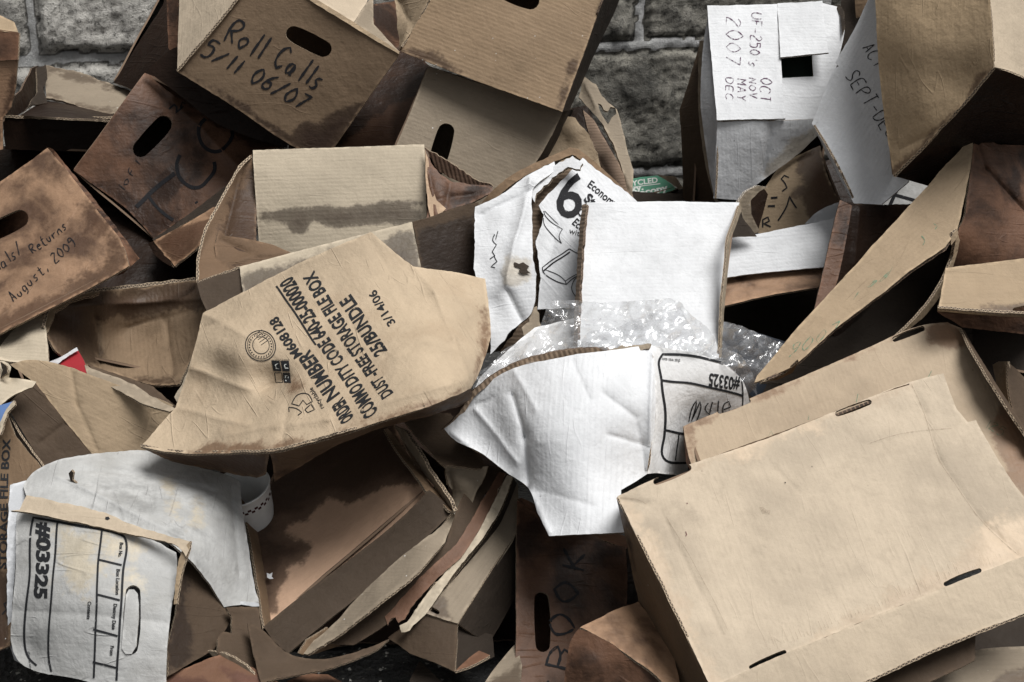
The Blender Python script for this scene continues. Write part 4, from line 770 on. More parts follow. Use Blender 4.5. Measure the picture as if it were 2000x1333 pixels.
nk = [txt('6', (1084, 420), (.97, .12), 86, INK, .012, fit=48, up=(.16, -1)), txt('Economy', (1146, 364), ax, 15, INK, .02, fit=68), txt('Storage', (1138, 390), ax, 18, INK, .04, fit=80), txt('Case', (1125, 415), ax, 15, INK, .02, fit=40), txt('Economy', (1117, 436), ax, 15, INK, .02, fit=66), txt('with lid', (1111, 456), (.95, .25), 12, INK, .0, fit=48),
  line([(1064, 412), (1066, 420), (1098, 448)], 1.4), line([(1064, 420), (1064, 436), (1096, 476)], 1.4), line([(1098, 448), (1092, 460), (1096, 476)], 1.4), line([(1066, 412), (1090, 438)], 1.2),
  line([(1111, 487), (1086, 503), (1058, 524), (1060, 532), (1107, 555), (1120, 545), (1135, 538)], 1.8), line([(1111, 487), (1135, 500)], 1.8), line([(1112, 493), (1086, 510), (1061, 530)], 2.6), line([(1107, 555), (1105, 549), (1062, 527)], 1.4), line([(1105, 549), (1134, 533)], 1.4),
  line([(1136, 540), (1122, 548), (1118, 562), (1134, 590)], 1.6)]
P(t, 'printed_panel', [(1094, 355, 2.72), (1118, 331), (1139, 308, 2.74), (1165, 330), (1246, 396, 2.71), (1200, 402), (1150, 400), (1145, 500), (1136, 600, 2.62), (1090, 604), (1050, 606, 2.63), (1054, 560), (1046, 470), (1056, 448), (1064, 420), (1054, 402), (1068, 384)], WH, rib=52, ink=nk, rough=1.6, amp=.003, edge=EDGEW, folds=[((1090, 440), (1068, 520), 6, .004)])
P(t, 'torn_paper_tail', [(1030, 608, 2.60), (1048, 600), (1060, 640), (1056, 652), (1040, 645), (1025, 656), (1020, 640, 2.58), (1036, 628)], KG, amp=.004, rough=2.5, ctrl=[(1058, 650, 2.57)])
H(t, [(945, 420, 2.78), (1110, 310, 2.80), (1235, 400, 2.78), (1050, 620, 2.72)], .14, KM)

t = T('open_box', 'bright white upright box panel with a corrugated left edge, above the bubble wrap', 'box', 'white file boxes')
P(t, 'white_panel', [(1146, 396, 2.60), (1300, 394), (1444, 396, 2.60), (1436, 420), (1421, 462), (1415, 520), (1409, 600), (1404, 700, 2.42), (1260, 710), (1126, 700, 2.42), (1132, 600), (1136, 500)], WH, rib=-1, edge=EDGEW, corner=30, ctrl=[(1140, 440, 2.585)])
P(t, 'corrugated_side', [(1136, 400, 2.63), (1147, 396, 2.603), (1137, 500), (1127, 700, 2.423), (1119, 700, 2.47), (1128, 500), (1133, 440)], card('side_flutes', (.24, .18, .13), rib=6), rib=0, rough=2, edge=EDGED)
P(t, 'right_return', [(1445, 396, 2.602), (1437, 422), (1422, 463), (1410, 600), (1405, 700, 2.424), (1409, 700), (1415, 600), (1427, 468), (1449, 408, 2.62)], KG, rough=.8)
H(t, [(1146, 398, 2.61), (1440, 398, 2.61), (1404, 700, 2.43), (1126, 700, 2.43)], .07, WG)

t = T('storage_carton', 'crumpled white carton with upside down number 03325, open top above its bulging front', 'carton', 'white file boxes')
P(t, 'front_panel', [(866, 838, 2.34), (900, 810), (925, 770), (960, 742), (1010, 715), (1100, 697), (1190, 684), (1268, 673, 2.32), (1276, 700), (1280, 760), (1278, 830), (1268, 880), (1264, 925, 2.26), (1214, 958), (1218, 1000), (1222, 1041, 2.16), (1150, 1043), (1071, 1047, 2.18), (1050, 1005), (1032, 955, 2.24), (1000, 930), (940, 885), (885, 858)], WH, sp=8, rib=90, amp=.003, fr=8, edge=EDGE, corner=42, rough=.7,
  ctrl=[(1130, 800, 2.225), (1045, 850, 2.23), (1150, 940, 2.19), (940, 800, 2.33), (1240, 780, 2.25), (960, 860, 2.31)], bumps=[(1210, 780, 30, .005), (1110, 720, 50, .004)],
  folds=[((1275, 690), (1266, 910), 7, -.012), ((1262, 925), (1244, 830), 7, .007), ((1032, 955), (1026, 850), 8, .014), ((1026, 850), (1000, 770), 8, .010), ((1180, 770), (1240, 815), 7, .005), ((1190, 850), (1262, 870), 6, .005), ((880, 845), (990, 925), 9, -.008), ((930, 800), (1010, 900), 7, -.006), ((1000, 720), (1050, 800), 8, -.004), ((1120, 705), (1150, 780), 7, .003), ((1050, 960), (1160, 990), 8, .002), ((1032, 950), (1071, 1040), 7, -.005), ((900, 800), (960, 780), 6, .004)])
P(t, 'inner_back_panel', [(915, 790, 2.50), (935, 740), (985, 690), (1045, 640, 2.56), (1130, 620), (1300, 640), (1400, 700, 2.52), (1300, 720), (1100, 720, 2.48)], WS)
P(t, 'top_edge_lining', [(862, 842, 2.35), (898, 806), (922, 766), (958, 736), (1010, 708), (1080, 688), (1150, 680), (1192, 680, 2.33), (1190, 687), (1100, 700), (1012, 718), (962, 746), (928, 774), (902, 814, 2.345)], card('rim_flutes', (.30, .22, .155), rib=5), rib=70, rough=1.5, t=.005, edge=EDGED)
P(t, 'corner_tuft', [(1180, 686, 2.315), (1206, 680), (1215, 674), (1222, 678), (1240, 674), (1272, 672), (1268, 682), (1240, 684), (1215, 688, 2.31)], KG, rough=2.6, ctrl=[(1270, 674, 2.31)], t=.005)
nk = [line([(1340, 905), (1300, 899), (1292, 888), (1297, 850), (1299, 800), (1292, 740), (1288, 705), (1296, 690), (1330, 692), (1385, 702), (1420, 714), (1444, 733)], 4.6, INKP), line([(1294, 742), (1340, 747), (1400, 760), (1452, 775)], 4.6, INKP), line([(1299, 842), (1345, 850)], 4.4, INKP), line([(1325, 848), (1318, 900)], 2.6, INKP), line([(1446, 733), (1452, 775), (1450, 800)], 2.2, INKP),
  txt('#03325', (1446, 741), (-.97, -.19), 24, INKP, .03, fit=60, up=(-.1, 1)), txt('that was easy.', (1331, 700), (-1, -.1), 7, INKP, .0, fit=38, up=(-.05, 1)),
  line([(1345, 825), (1356, 790), (1361, 783), (1360, 795), (1350, 824), (1362, 800), (1368, 785), (1370, 795), (1361, 822)], 2.2), line([(1384, 788), (1378, 800), (1386, 812), (1392, 786)], 2), line([(1404, 784), (1402, 812)], 2.2), line([(1412, 812), (1416, 790), (1424, 786), (1428, 796), (1414, 802)], 2.2)]
P(t, 'printed_side_panel', [(1268, 673, 2.322), (1300, 678), (1390, 700), (1430, 722), (1450, 745), (1462, 775), (1468, 800, 2.44), (1440, 815), (1350, 850, 2.40), (1346, 905), (1340, 930, 2.42), (1300, 925), (1262, 926, 2.262), (1270, 880), (1280, 820), (1278, 740)], WS, sp=8, rib=90, ink=nk, amp=.003, fr=9, corner=45, edge=EDGEW, ctrl=[(1380, 760, 2.36)],
  folds=[((1272, 690), (1266, 910), 7, -.010)], bumps=[(1300, 870, 25, .008)])
H(t, [(900, 830, 2.36), (1260, 700, 2.36), (1255, 920, 2.28), (1040, 930, 2.27)], .12, WG, skip=(0,))

# bubble wrap: crumpled clear film with raised bubbles
def film(name, outline, parent, crt, seed, amp, bub=True):
    b = NB(name+'_film'); fr = b.n('ShaderNodeLayerWeight', {'Blend': .42}).outputs['Facing']
    tc = b.n('ShaderNodeTexCoord'); n1 = b.noise(tc.outputs['Object'], 90, 4, .7)
    gl = b.n('ShaderNodeBsdfGlossy', {'Color': (1, 1, 1), 'Roughness': .13}); tr = b.n('ShaderNodeBsdfTransparent', {'Color': (.97, .975, .98)})
    df = b.n('ShaderNodeBsdfTranslucent', {'Color': (.85, .86, .88)}); d2 = b.n('ShaderNodeBsdfDiffuse', {'Color': (.8, .81, .83)})
    m0 = b.n('ShaderNodeMixShader', {0: .5, 1: df.outputs[0], 2: d2.outputs[0]})
    m1 = b.n('ShaderNodeMixShader', {0: b.M('ADD', .19, b.step(n1, .5, .7, 0, .3)), 1: tr.outputs[0], 2: m0.outputs[0]})
    m2 = b.n('ShaderNodeMixShader', {0: b.M('ADD', .07, b.M('MULTIPLY', b.M('POWER', fr, 1.8), .9)), 1: m1.outputs[0], 2: gl.outputs[0]}); b.n('ShaderNodeOutputMaterial', {'Surface': m2.outputs[0]})
    ol = catmull(outline, True, 5, 45); ol = ripple(ol, 2.5, seed); f0 = depth_fn([q for q in list(outline)+list(crt) if len(q) == 3])
    x0, y0 = ol.min(0); x1, y1 = ol.max(0); sp = 4.2
    gx, gy = np.meshgrid(np.arange(x0, x1, sp), np.arange(y0, y1, sp)); G = np.stack([gx.ravel(), gy.ravel()], -1); G = G[inside(G, ol) & (dist(G, ol) > 2)]
    pp = [Vector(q) for q in G]; k = len(pp); pp += [Vector(q) for q in ol]
    vs, es, fs, *_ = geometry.delaunay_2d_cdt(pp, [(k+i, k+(i+1) % len(ol)) for i in range(len(ol))], [], 0, 1e-4)
    V = np.array([tuple(v) for v in vs]); F = np.array(fs); F = F[inside(V[F].mean(1), ol)]; D = f0(V[:, 0], V[:, 1]); out = []
    for (x, y), d in zip(V, D):
        # sharp facets like crumpled film
        a = 0
        for s_, am in ((.010, 1.1), (.022, .6), (.05, .10)):
            q = Vector((x*s_+seed, y*s_*1.3, seed*2)); a += am*(abs(noise.noise(q))+.6*noise.cell(Vector((q.x, q.y, 3)))*.0)
        q = noise.voronoi(Vector((x*.022, y*.022, seed)), distance_metric='DISTANCE')[0]; a += (q[1]-q[0])*.5
        h = a*amp
        if bub:
            u, v = x/12+noise.noise(Vector((x*.01, y*.01, 3)))*2, y/10.4+noise.noise(Vector((x*.01, y*.01, 8)))*2
            v0 = math.floor(v); u = u+.5*(v0 % 2); r = math.hypot(u-math.floor(u)-.5, v-v0-.5)
            h += .0030*max(0, 1-(r/.42)**2)*(noise.noise(Vector((x*.02, y*.02, 1))) > -.05)
        out.append(U(x, y, d-h))
    return mk(name, out, F.tolist(), [b.m], [0]*len(F), parent, [True]*len(F))
t = T('bubble_wrap', 'crumpled clear bubble wrap spilling out of the white carton, below the bright white panel', 'bubble wrap')
film('wrap_sheet', [(924, 762, 2.40), (930, 730), (958, 712), (990, 680), (1040, 655), (1062, 620), (1066, 590, 2.40), (1100, 586), (1180, 592), (1240, 588), (1322, 588, 2.38), (1350, 615), (1385, 645), (1403, 682, 2.40), (1440, 690), (1470, 730), (1480, 775, 2.46), (1455, 745), (1400, 706), (1275, 678, 2.36), (1180, 690), (1010, 720, 2.38), (960, 745)], t, [(1180, 640, 2.36)], 3, .045)
film('front_fold', [(1125, 680, 2.36), (1150, 650), (1200, 640), (1290, 605, 2.35), (1330, 600), (1350, 640), (1375, 690, 2.36), (1320, 684), (1270, 675, 2.335), (1210, 684)], t, [], 7, .03, False)
film('lower_left_fold', [(925, 745, 2.37), (970, 712), (1030, 690), (1090, 670, 2.37), (1150, 668), (1188, 682, 2.35), (1090, 696), (1010, 714), (960, 742)], t, [], 11, .035)
t = T('bubble_wrap', 'dark looking bubble wrap piece in the black gap right of the white panel', 'bubble wrap')
film('wrap_sheet', [(1408, 628, 2.48), (1430, 632), (1490, 655), (1532, 672, 2.50), (1522, 700), (1495, 730), (1478, 752, 2.46), (1462, 772), (1440, 735), (1405, 700, 2.46)], t, [(1460, 690, 2.44)], 17, .05)
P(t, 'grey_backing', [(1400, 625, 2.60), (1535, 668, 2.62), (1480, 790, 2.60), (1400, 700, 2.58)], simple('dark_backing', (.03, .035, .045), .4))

# ---------------------------------------------------------------- right foreground
t = T('cardboard_box', 'pale kraft box with brown stained right end, tucked behind the biggest box', 'box', 'crushed cardboard boxes in the heap')
P(t, 'top_panel', [(1335, 833, 2.33), (1400, 806), (1500, 764), (1650, 700), (1796, 637, 2.42), (1850, 630), (1876, 642), (1900, 690), (2060, 940, 2.22), (2060, 1050), (1900, 900), (1380, 960, 2.24), (1348, 900)], CRD, rib=68, sp=12, rough=.7, corner=30, edge=EDGE,
  holes=[slot(1742, 664, 1806, 640, 10), slot(1402, 806, 1466, 782, 9)], ink=[line([(1672, 788), (1676, 770)], 1.4, GREENINK), line([(1579, 820), (1580, 812)], 1.4, GREENINK), line([(1502, 852), (1506, 842), (1510, 850)], 1.4, GREENINK), line([(1812, 740), (1820, 724)], 1.6, GREENINK)]+hand('125', (1922, 834), (12, 6), 16, 1.4, GREENINK),
  stain=[[(1806, 634), (1852, 626), (1880, 645), (1890, 672), (1850, 680), (1820, 668)], [(1935, 830), (1960, 780), (2060, 920), (2060, 1050), (1970, 930)], [(1335, 828), (1400, 804), (1410, 812), (1352, 842), (1360, 900), (1345, 905)], [(1400, 806), (1790, 638), (1792, 642), (1402, 812)]], soft=16, folds=[((1500, 830), (1780, 720), 3, .002)])
P(t, 'left_edge_panel', [(1334, 834, 2.332), (1349, 900), (1380, 962, 2.242), (1370, 962), (1340, 902, 2.30)], KB)
P(t, 'right_edge_panel', [(1877, 642, 2.40), (1901, 688), (2062, 938, 2.222), (2062, 925), (1905, 684), (1884, 646, 2.44)], KT)
H(t, [(1335, 833, 2.34), (1876, 642, 2.43), (2060, 940, 2.24), (1380, 960, 2.21)], .14, KM)

t = T('cardboard_box', 'biggest cream kraft box filling the lower right, closed flat, with four dark slots', 'box', 'crushed cardboard boxes in the heap')
cz = [line([(1780, 752), (1804, 806), (1835, 900), (1862, 940), (1921, 1023), (1988, 1084)], 1.3, CRZ), line([(1700, 866), (1770, 846), (1858, 838)], 1, CRZ), line([(1300, 1010), (1360, 1110), (1420, 1230)], 1., CRZ), line([(1210, 974), (1240, 976), (1262, 986)], 1.6, CRZ)]
for k in range(70):          # flute ghosts where the board was pressed against the crease
    r_ = random.Random(k); q = k/70; x = 1500+q*460; y = 1276-q*182-r_.uniform(0, 10); rr = r_.uniform(5, 30)*(1 if r_.random() < .6 else .3); cz.append(line([(x, y), (x-rr*.42, y-rr)], .7, CRZ))
P(t, 'top_panel', [(1205, 971, 2.10), (1268, 940), (1346, 908), (1480, 862), (1632, 804), (1777, 748, 2.20), (1842, 731), (1852, 760), (1868, 800), (1890, 825), (1906, 822), (1930, 865), (1960, 915), (1992, 962), (2060, 1035), (2060, 1070), (1990, 1092), (1850, 1146), (1660, 1225), (1468, 1306), (1388, 1345, 1.92), (1330, 1225), (1268, 1100)], CRB, rib=66, sp=13, rough=.8, edge=EDGE, amp=.0016, fr=6, soft=40,
  stain=[[(1560, 1280), (1700, 1190), (1850, 1110), (1920, 1040), (1960, 1000), (2060, 1040), (2060, 1090), (1850, 1160), (1660, 1240)], [(1200, 965), (1235, 985), (1300, 1110), (1400, 1345), (1370, 1345)], [(1340, 905), (1620, 800), (1780, 740), (1785, 752), (1630, 815), (1350, 918)]],
  holes=[slot(1276, 944, 1350, 912, 13), slot(1632, 811, 1702, 785, 11), slot(1842, 1143, 1916, 1113, 9), slot(1462, 1304, 1536, 1272, 9)], ink=cz+[fill([(1482, 992), (1488, 990), (1496, 996), (1504, 998), (1503, 1006), (1495, 1003), (1488, 1004)], CRZ, 4), line([(1533, 942), (1535, 943)], 2.4), line([(1339, 1039), (1341, 1045), (1339, 1048)], 1.6, BROWNINK), line([(1341, 983), (1343, 984)], 2, BROWNINK)],
  folds=[((1290, 1000), (1410, 1240), 6, .0022), ((1205, 975), (1262, 986), 5, .004), ((1784, 760), (1804, 806), 5, .002), ((1804, 806), (1835, 900), 5, .002), ((1835, 900), (1921, 1023), 5, .002), ((1921, 1023), (1988, 1084), 5, .002), ((1690, 868), (1858, 836), 4, .0012), ((1500, 900), (1560, 960), 4, .0015)], bumps=[(1500, 1100, 130, .004), (1650, 1180, 60, .003)])
rim(t.children[-1], [(1349, 908, 2.138), (1480, 863, 2.158), (1630, 806, 2.178), (1776, 750, 2.198)], 2.6, KM, 'edge_shade_strip', .001)  # dark strip standing in for the shadow line behind the top edge
P(t, 'lower_flap', [(1388, 1345, 1.918), (1470, 1305), (1664, 1223), (1853, 1144), (1992, 1089), (2062, 1066, 2.022), (2062, 1176), (1990, 1204), (1840, 1262), (1690, 1333), (1640, 1360, 1.925)], CR, rib=66, rough=.9, edge=EDGE, label='lower flap folded along the slotted crease')
rim(t.children[-1], [(1684, 1336, 1.912), (1840, 1264, 1.955), (1988, 1206, 1.985), (2058, 1178, 2.0)], 6)
P(t, 'left_side_panel', [(1204, 972, 2.102), (1222, 1050), (1240, 1140), (1262, 1230), (1302, 1350, 2.15), (1390, 1350, 1.923), (1332, 1228), (1270, 1102)], KM, rib=75, corner=25, stain=[[(1204, 968), (1222, 1000), (1240, 1120), (1225, 1110)]], amp=.002)
P(t, 'inner_board', [(1640, 1368, 1.99), (1720, 1322), (1905, 1235), (1905, 1290), (1780, 1350, 1.97), (1900, 1368, 1.96)], KT, ctrl=[(1905, 1235, 2.02)])
H(t, [(1205, 972, 2.11), (1777, 750, 2.215), (1990, 1092, 2.035), (1388, 1345, 1.93)], .22, KL, skip=(2, 3))

t = T('cardboard_flap', 'greyish curved cardboard piece in the bottom right corner below the biggest box', 'cardboard')
P(t, 'sheet', [(1765, 1300, 2.05), (1840, 1285), (1920, 1268), (2060, 1262, 2.08), (2060, 1400, 1.99), (1740, 1400, 1.98)], KG, edge=EDGE, stain=[[(1930, 1345), (1965, 1310), (2060, 1290), (2060, 1400), (1900, 1400)]])
H(t, [(1765, 1305, 2.06), (2050, 1270, 2.09), (2050, 1395, 2.0), (1745, 1395, 1.99)], .1, KT)

t = T('cardboard_box', 'narrow brown box peeking out at the right edge behind the stained kraft box', 'box', 'crushed cardboard boxes in the heap')
P(t, 'left_panel', [(1938, 712, 2.5), (1950, 706), (1968, 706, 2.46), (1972, 760), (1984, 860, 2.40), (1960, 820)], KG, edge=EDGE)
P(t, 'right_panel', [(1968, 708, 2.46), (1985, 722), (2060, 800, 2.48), (2060, 960, 2.38), (2000, 880), (1972, 770)], KT, edge=EDGE)
H(t, [(1940, 712, 2.51), (2060, 730, 2.52), (2060, 950, 2.4), (1980, 860, 2.42)], .12, KD)

# ---------------------------------------------------------------- bottom centre
t = T('file_storage_box', 'dark brown upright file box marked BOOK reading upward, with a vertical hand hole', 'box', 'crushed cardboard boxes in the heap')
P(t, 'front_panel', [(1010, 978, 2.38), (1050, 1006), (1080, 1040), (1130, 1044), (1160, 1046), (1190, 1062), (1222, 1068, 2.40), (1225, 1130), (1224, 1180), (1290, 1200), (1290, 1400, 2.22), (1006, 1400, 2.20), (1008, 1200)], KB, sp=12, corner=30,
  holes=[slot(1058, 1156, 1061, 1274, 28)], ink=hand('TBOOK', (1104, 1372), (6, -44), 46, 5.2, slant=.1, seed=31, adv=1.45, jit=.5), edge=EDGE)
P(t, 'top_rim', [(1010, 976, 2.382), (1018, 972), (1040, 982), (1075, 1010, 2.40), (1090, 1045, 2.40), (1078, 1042), (1050, 1008)], KB, edge=EDGE)
P(t, 'right_fold', [(1150, 1043, 2.42), (1200, 1040), (1232, 1052, 2.45), (1224, 1072, 2.41), (1192, 1060)], KO, edge=EDGE)
H(t, [(1012, 984, 2.39), (1222, 1072, 2.41), (1224, 1380, 2.23), (1008, 1380, 2.21)], .12, KB)

t = T('cardboard_box', 'glossy wet red brown box corner at the bottom, against the biggest box', 'box', 'crushed cardboard boxes in the heap')
P(t, 'top_panel', [(1133, 1228, 2.06), (1180, 1202), (1248, 1176, 2.14), (1300, 1250), (1330, 1340, 2.02), (1310, 1350), (1250, 1300), (1190, 1258)], KBL, sp=9, amp=.004, corner=30)
P(t, 'front_panel', [(1133, 1228, 2.062), (1190, 1257), (1250, 1300), (1320, 1352, 2.022), (1320, 1410), (1100, 1410, 2.06), (1102, 1330), (1112, 1260)], KB, sp=9, amp=.004, corner=35, ink=[line([(1268, 1278), (1290, 1290)], 4), line([(1290, 1320), (1310, 1345)], 5)], bumps=[(1150, 1300, 30, -.008)])
H(t, [(1135, 1232, 2.09), (1248, 1180, 2.16), (1310, 1350, 2.05), (1110, 1390, 2.08)], .1, KD)

t = T('open_box', 'open brown tray box with warm lit inside, below the printed kraft carton', 'box', 'crushed cardboard boxes in the heap')
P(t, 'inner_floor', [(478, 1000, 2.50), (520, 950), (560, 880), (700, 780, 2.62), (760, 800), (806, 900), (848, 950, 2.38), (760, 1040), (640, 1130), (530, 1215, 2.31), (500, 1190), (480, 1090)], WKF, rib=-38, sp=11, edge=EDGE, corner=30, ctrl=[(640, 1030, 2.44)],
  stain=[[(440, 900), (740, 770), (780, 860), (842, 930), (815, 952), (760, 945), (730, 960), (680, 985), (640, 975), (600, 1010), (560, 1022), (552, 1040), (610, 1060), (590, 1100), (560, 1110), (548, 1150), (540, 1200), (500, 1200)]], soft=14)
P(t, 'left_panel', [(455, 950, 2.46), (475, 990), (490, 1060), (510, 1180), (517, 1228, 2.27), (530, 1222), (545, 1205), (542, 1160), (515, 1080), (490, 1000, 2.48)], KM, edge=EDGE, rough=1.5)
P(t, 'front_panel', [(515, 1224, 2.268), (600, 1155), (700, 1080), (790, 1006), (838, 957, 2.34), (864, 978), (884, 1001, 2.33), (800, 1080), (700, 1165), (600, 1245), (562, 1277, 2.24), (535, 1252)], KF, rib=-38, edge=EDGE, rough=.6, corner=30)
P(t, 'right_panel', [(750, 838, 2.52), (775, 832), (800, 860), (840, 930), (886, 1000, 2.325), (878, 998), (842, 962), (830, 958, 2.35), (812, 930), (775, 880)], KM, edge=EDGE, rough=1.2)
P(t, 'double_rim', [(770, 834, 2.50), (790, 842), (815, 878), (842, 926), (882, 985), (888, 1000, 2.315), (876, 990), (838, 942), (806, 890)], KG, edge=EDGE, rough=1.6, ctrl=[(840, 925, 2.38)], t=.006)
H(t, [(470, 970, 2.52), (740, 800, 2.62), (835, 960, 2.38), (535, 1215, 2.32)], .1, KT)

t = T('flattened_box', 'flattened taupe box with a pale folded edge under the open tray box', 'box', 'flattened boxes leaning below the tray box')
P(t, 'pale_fold', [(886, 1003, 2.30), (870, 1020), (780, 1090), (710, 1155), (655, 1215), (600, 1262), (585, 1276, 2.22), (600, 1278), (660, 1240), (740, 1180), (820, 1115), (868, 1060), (888, 1008, 2.31)], KG, sp=8, amp=.002, rough=1.3, ctrl=[(710, 1158, 2.262), (740, 1178, 2.205), (820, 1113, 2.235), (785, 1090, 2.285)])
P(t, 'main_panel', [(888, 1005, 2.34), (870, 1062), (820, 1118), (740, 1184), (660, 1242), (625, 1256), (690, 1260), (760, 1215, 2.25), (820, 1160), (900, 1060), (950, 960), (985, 920, 2.42), (940, 905)], KT, sp=10, ctrl=[(625, 1256, 2.235)])
P(t, 'end_fold', [(583, 1276, 2.21), (600, 1250, 2.22), (640, 1225), (650, 1238), (610, 1268), (660, 1255), (665, 1262), (600, 1282, 2.22)], KM, edge=EDGE)

t = T('flattened_box', 'crushed brown box with a pinked ribbed flap between tray box and white carton', 'box', 'flattened boxes leaning below the tray box')
P(t, 'upper_flap', [(790, 825, 2.44), (830, 806), (880, 808), (950, 912, 2.36), (935, 916), (880, 910), (868, 912), (830, 872)], KT, rough=1.6, edge=EDGE, ctrl=[(868, 912, 2.36)])
P(t, 'side_panel', [(870, 908, 2.37), (932, 914), (952, 912, 2.355), (935, 960), (905, 1040), (880, 1050, 2.34), (886, 1000), (882, 960), (876, 950)], KG, sp=8, amp=.005, rough=1.4, folds=[((880, 925), (885, 1000), 5, .012)], bumps=[(910, 950, 18, -.010)], ctrl=[(882, 960, 2.38)])
P(t, 'rear_panel', [(780, 840, 2.50), (870, 915), (880, 1000, 2.42), (840, 960), (800, 880, 2.48)], KD)

t = T('flattened_box', 'thin red brown flattened board with a frayed lower end', 'box', 'flattened boxes leaning below the tray box')
P(t, 'board', [(975, 922, 2.40), (930, 1000), (890, 1065), (820, 1130), (776, 1178), (752, 1205), (757, 1222), (764, 1208), (772, 1206), (778, 1216), (790, 1210, 2.25), (800, 1190), (840, 1145), (900, 1090), (950, 1010), (988, 925, 2.40)], KO, rough=1.6, rib=-55, ctrl=[(860, 1100, 2.28)], edge=EDGE)
t = T('flattened_box', 'thin pale flattened board with white layered edge beside the red brown one', 'box', 'flattened boxes leaning below the tray box')
P(t, 'board', [(990, 928, 2.38), (955, 1000), (920, 1060), (860, 1130), (826, 1170), (795, 1215), (780, 1222), (784, 1236), (800, 1232), (806, 1222, 2.24), (830, 1200), (880, 1130), (950, 1040), (975, 1000), (1002, 930, 2.38)], KGL, rough=1.4, rib=-55, ctrl=[(880, 1115, 2.28)], folds=[((995, 930), (790, 1228), 2.5, -.005)], t=.008)
P(t, 'brown_layer', [(1003, 934, 2.39), (978, 1000), (952, 1044), (884, 1134), (832, 1204), (850, 1200, 2.27), (900, 1140), (960, 1055), (1010, 945, 2.40)], KTD)

t = T('cardboard_box', 'closed taupe box with a black slot and open lower end, bottom centre', 'box', 'crushed cardboard boxes in the heap')
P(t, 'top_panel', [(1012, 942, 2.42), (960, 1040), (880, 1140), (838, 1180, 2.26), (832, 1198), (860, 1208), (894, 1218, 2.24), (930, 1160), (1000, 1060), (1014, 1030, 2.38)], KG, rib=-55, sp=10, holes=[slot(830, 1183, 858, 1198, 8)], stain=[[(838, 1180), (870, 1150), (880, 1220), (830, 1200)]])
P(t, 'right_panel', [(895, 1219, 2.242), (930, 1162), (1014, 1034, 2.38), (1014, 1110), (1010, 1160), (975, 1225), (958, 1252, 2.30), (925, 1240)], KTD, rib=-55)
P(t, 'end_panel', [(758, 1246, 2.27), (800, 1215), (834, 1192, 2.255), (894, 1218, 2.243), (891, 1270), (888, 1312, 2.19), (850, 1295), (800, 1276)], KT, rough=1.4, edge=EDGE)
P(t, 'orange_flap', [(889, 1311, 2.19), (910, 1290), (935, 1271, 2.24), (957, 1280, 2.22), (930, 1296)], KO, edge=EDGE)
P(t, 'inner_end_wall', [(894, 1220, 2.26), (962, 1240, 2.30), (966, 1282, 2.28), (930, 1300), (890, 1312, 2.215)], KTD)
H(t, [(1010, 945, 2.45), (1014, 1110, 2.42), (958, 1250, 2.33), (850, 1190, 2.30)], .1, KD)
# ---------------------------------------------------------------- lower left
t = T('storage_carton', 'dirty white carton printed 03325 with form lines and hand slot, lower left corner', 'carton', 'white file boxes')
DN = (-.07, 1); RU = (1, .07)
nk = [line([(182, 1325), (190, 1170), (199, 1038)], 4, INKP), line([(226, 1330), (233, 1230), (242, 1120), (248, 1060), (243, 1048), (232, 1043), (150, 1027), (66, 1012), (63, 1030), (56, 1130), (49, 1262), (56, 1282), (72, 1298)], 4.4, INKP), line([(113, 1020), (106, 1120), (95, 1280), (100, 1310)], 4, INKP)]
for a, b in (((196, 1094), (240, 1104)), ((189, 1162), (234, 1174)), ((182, 1231), (229, 1243)), ((180, 1294), (226, 1305))): nk.append(line([a, b], 4, INKP))
nk += [txt('#03325', (77, 1021), DN, 25, INKP, .05, fit=146, up=RU), txt('Box No.', (235, 1059), DN, 7, INKP, .03, fit=29, up=RU), txt('Box Location', (230, 1112), DN, 7, INKP, .03, fit=51, up=RU), txt('Destroy Date', (222, 1181), DN, 7, INKP, .03, fit=50, up=RU), txt('From', (215, 1262), DN, 7, INKP, .03, fit=19, up=RU), txt('Contents', (172, 1176), DN, 7, INKP, .03, fit=36, up=RU), txt('that was easy', (54, 1270), (.12, 1), 5, INKP, 0, fit=36, up=RU)]
fp = P(t, 'front_panel', [(34, 1003, 2.28), (60, 1002), (130, 1012), (200, 1028), (290, 1050), (345, 1078, 2.20), (346, 1100), (336, 1180), (328, 1260), (326, 1350, 2.12), (250, 1352), (180, 1335), (130, 1322), (60, 1305), (32, 1285), (22, 1250, 2.20), (24, 1180), (30, 1100)], WD, sp=9, rib=5, ink=nk, rough=1.0, holes=[slot(261, 1144, 254, 1278, 29)], key='lowleft', edge=EDGEW, corner=40, amp=.003, fr=8,
  ctrl=[(180, 1180, 2.14)], bumps=[(60, 1270, 30, .015)], stain=[[(120, 1035), (150, 1040), (190, 1045), (185, 1100), (170, 1150), (130, 1150), (118, 1100)], [(250, 1080), (270, 1075), (275, 1140), (255, 1140)], [(205, 1040), (238, 1050), (232, 1085), (205, 1080)]], soft=60, folds=[((30, 1190), (330, 1215), 16, .004), ((34, 1060), (60, 1050), 6, -.006)])
hf = [(246, 1162), (252, 1151), (262, 1151), (269, 1160), (271, 1180), (267, 1262), (258, 1277), (246, 1277), (238, 1266)]
P(fp, 'handle_flap', [(x, y, float(DF['lowleft']([x], [y])[0])-.003+.012*max(0, (1185-y)/40)) for x, y in hf], WD, t=.003, edge=EDGEW, sp=7, label='half pushed-in oval handle flap')
P(t, 'torn_left_edge', [(20, 948, 2.32), (38, 942), (66, 938, 2.34), (60, 980), (34, 1004), (30, 1100), (24, 1200), (36, 1285), (50, 1300, 2.24), (28, 1290), (18, 1250), (14, 1100), (16, 1000)], WG, rough=1.8, edge=EDGE, ctrl=[(34, 1004, 2.285)])
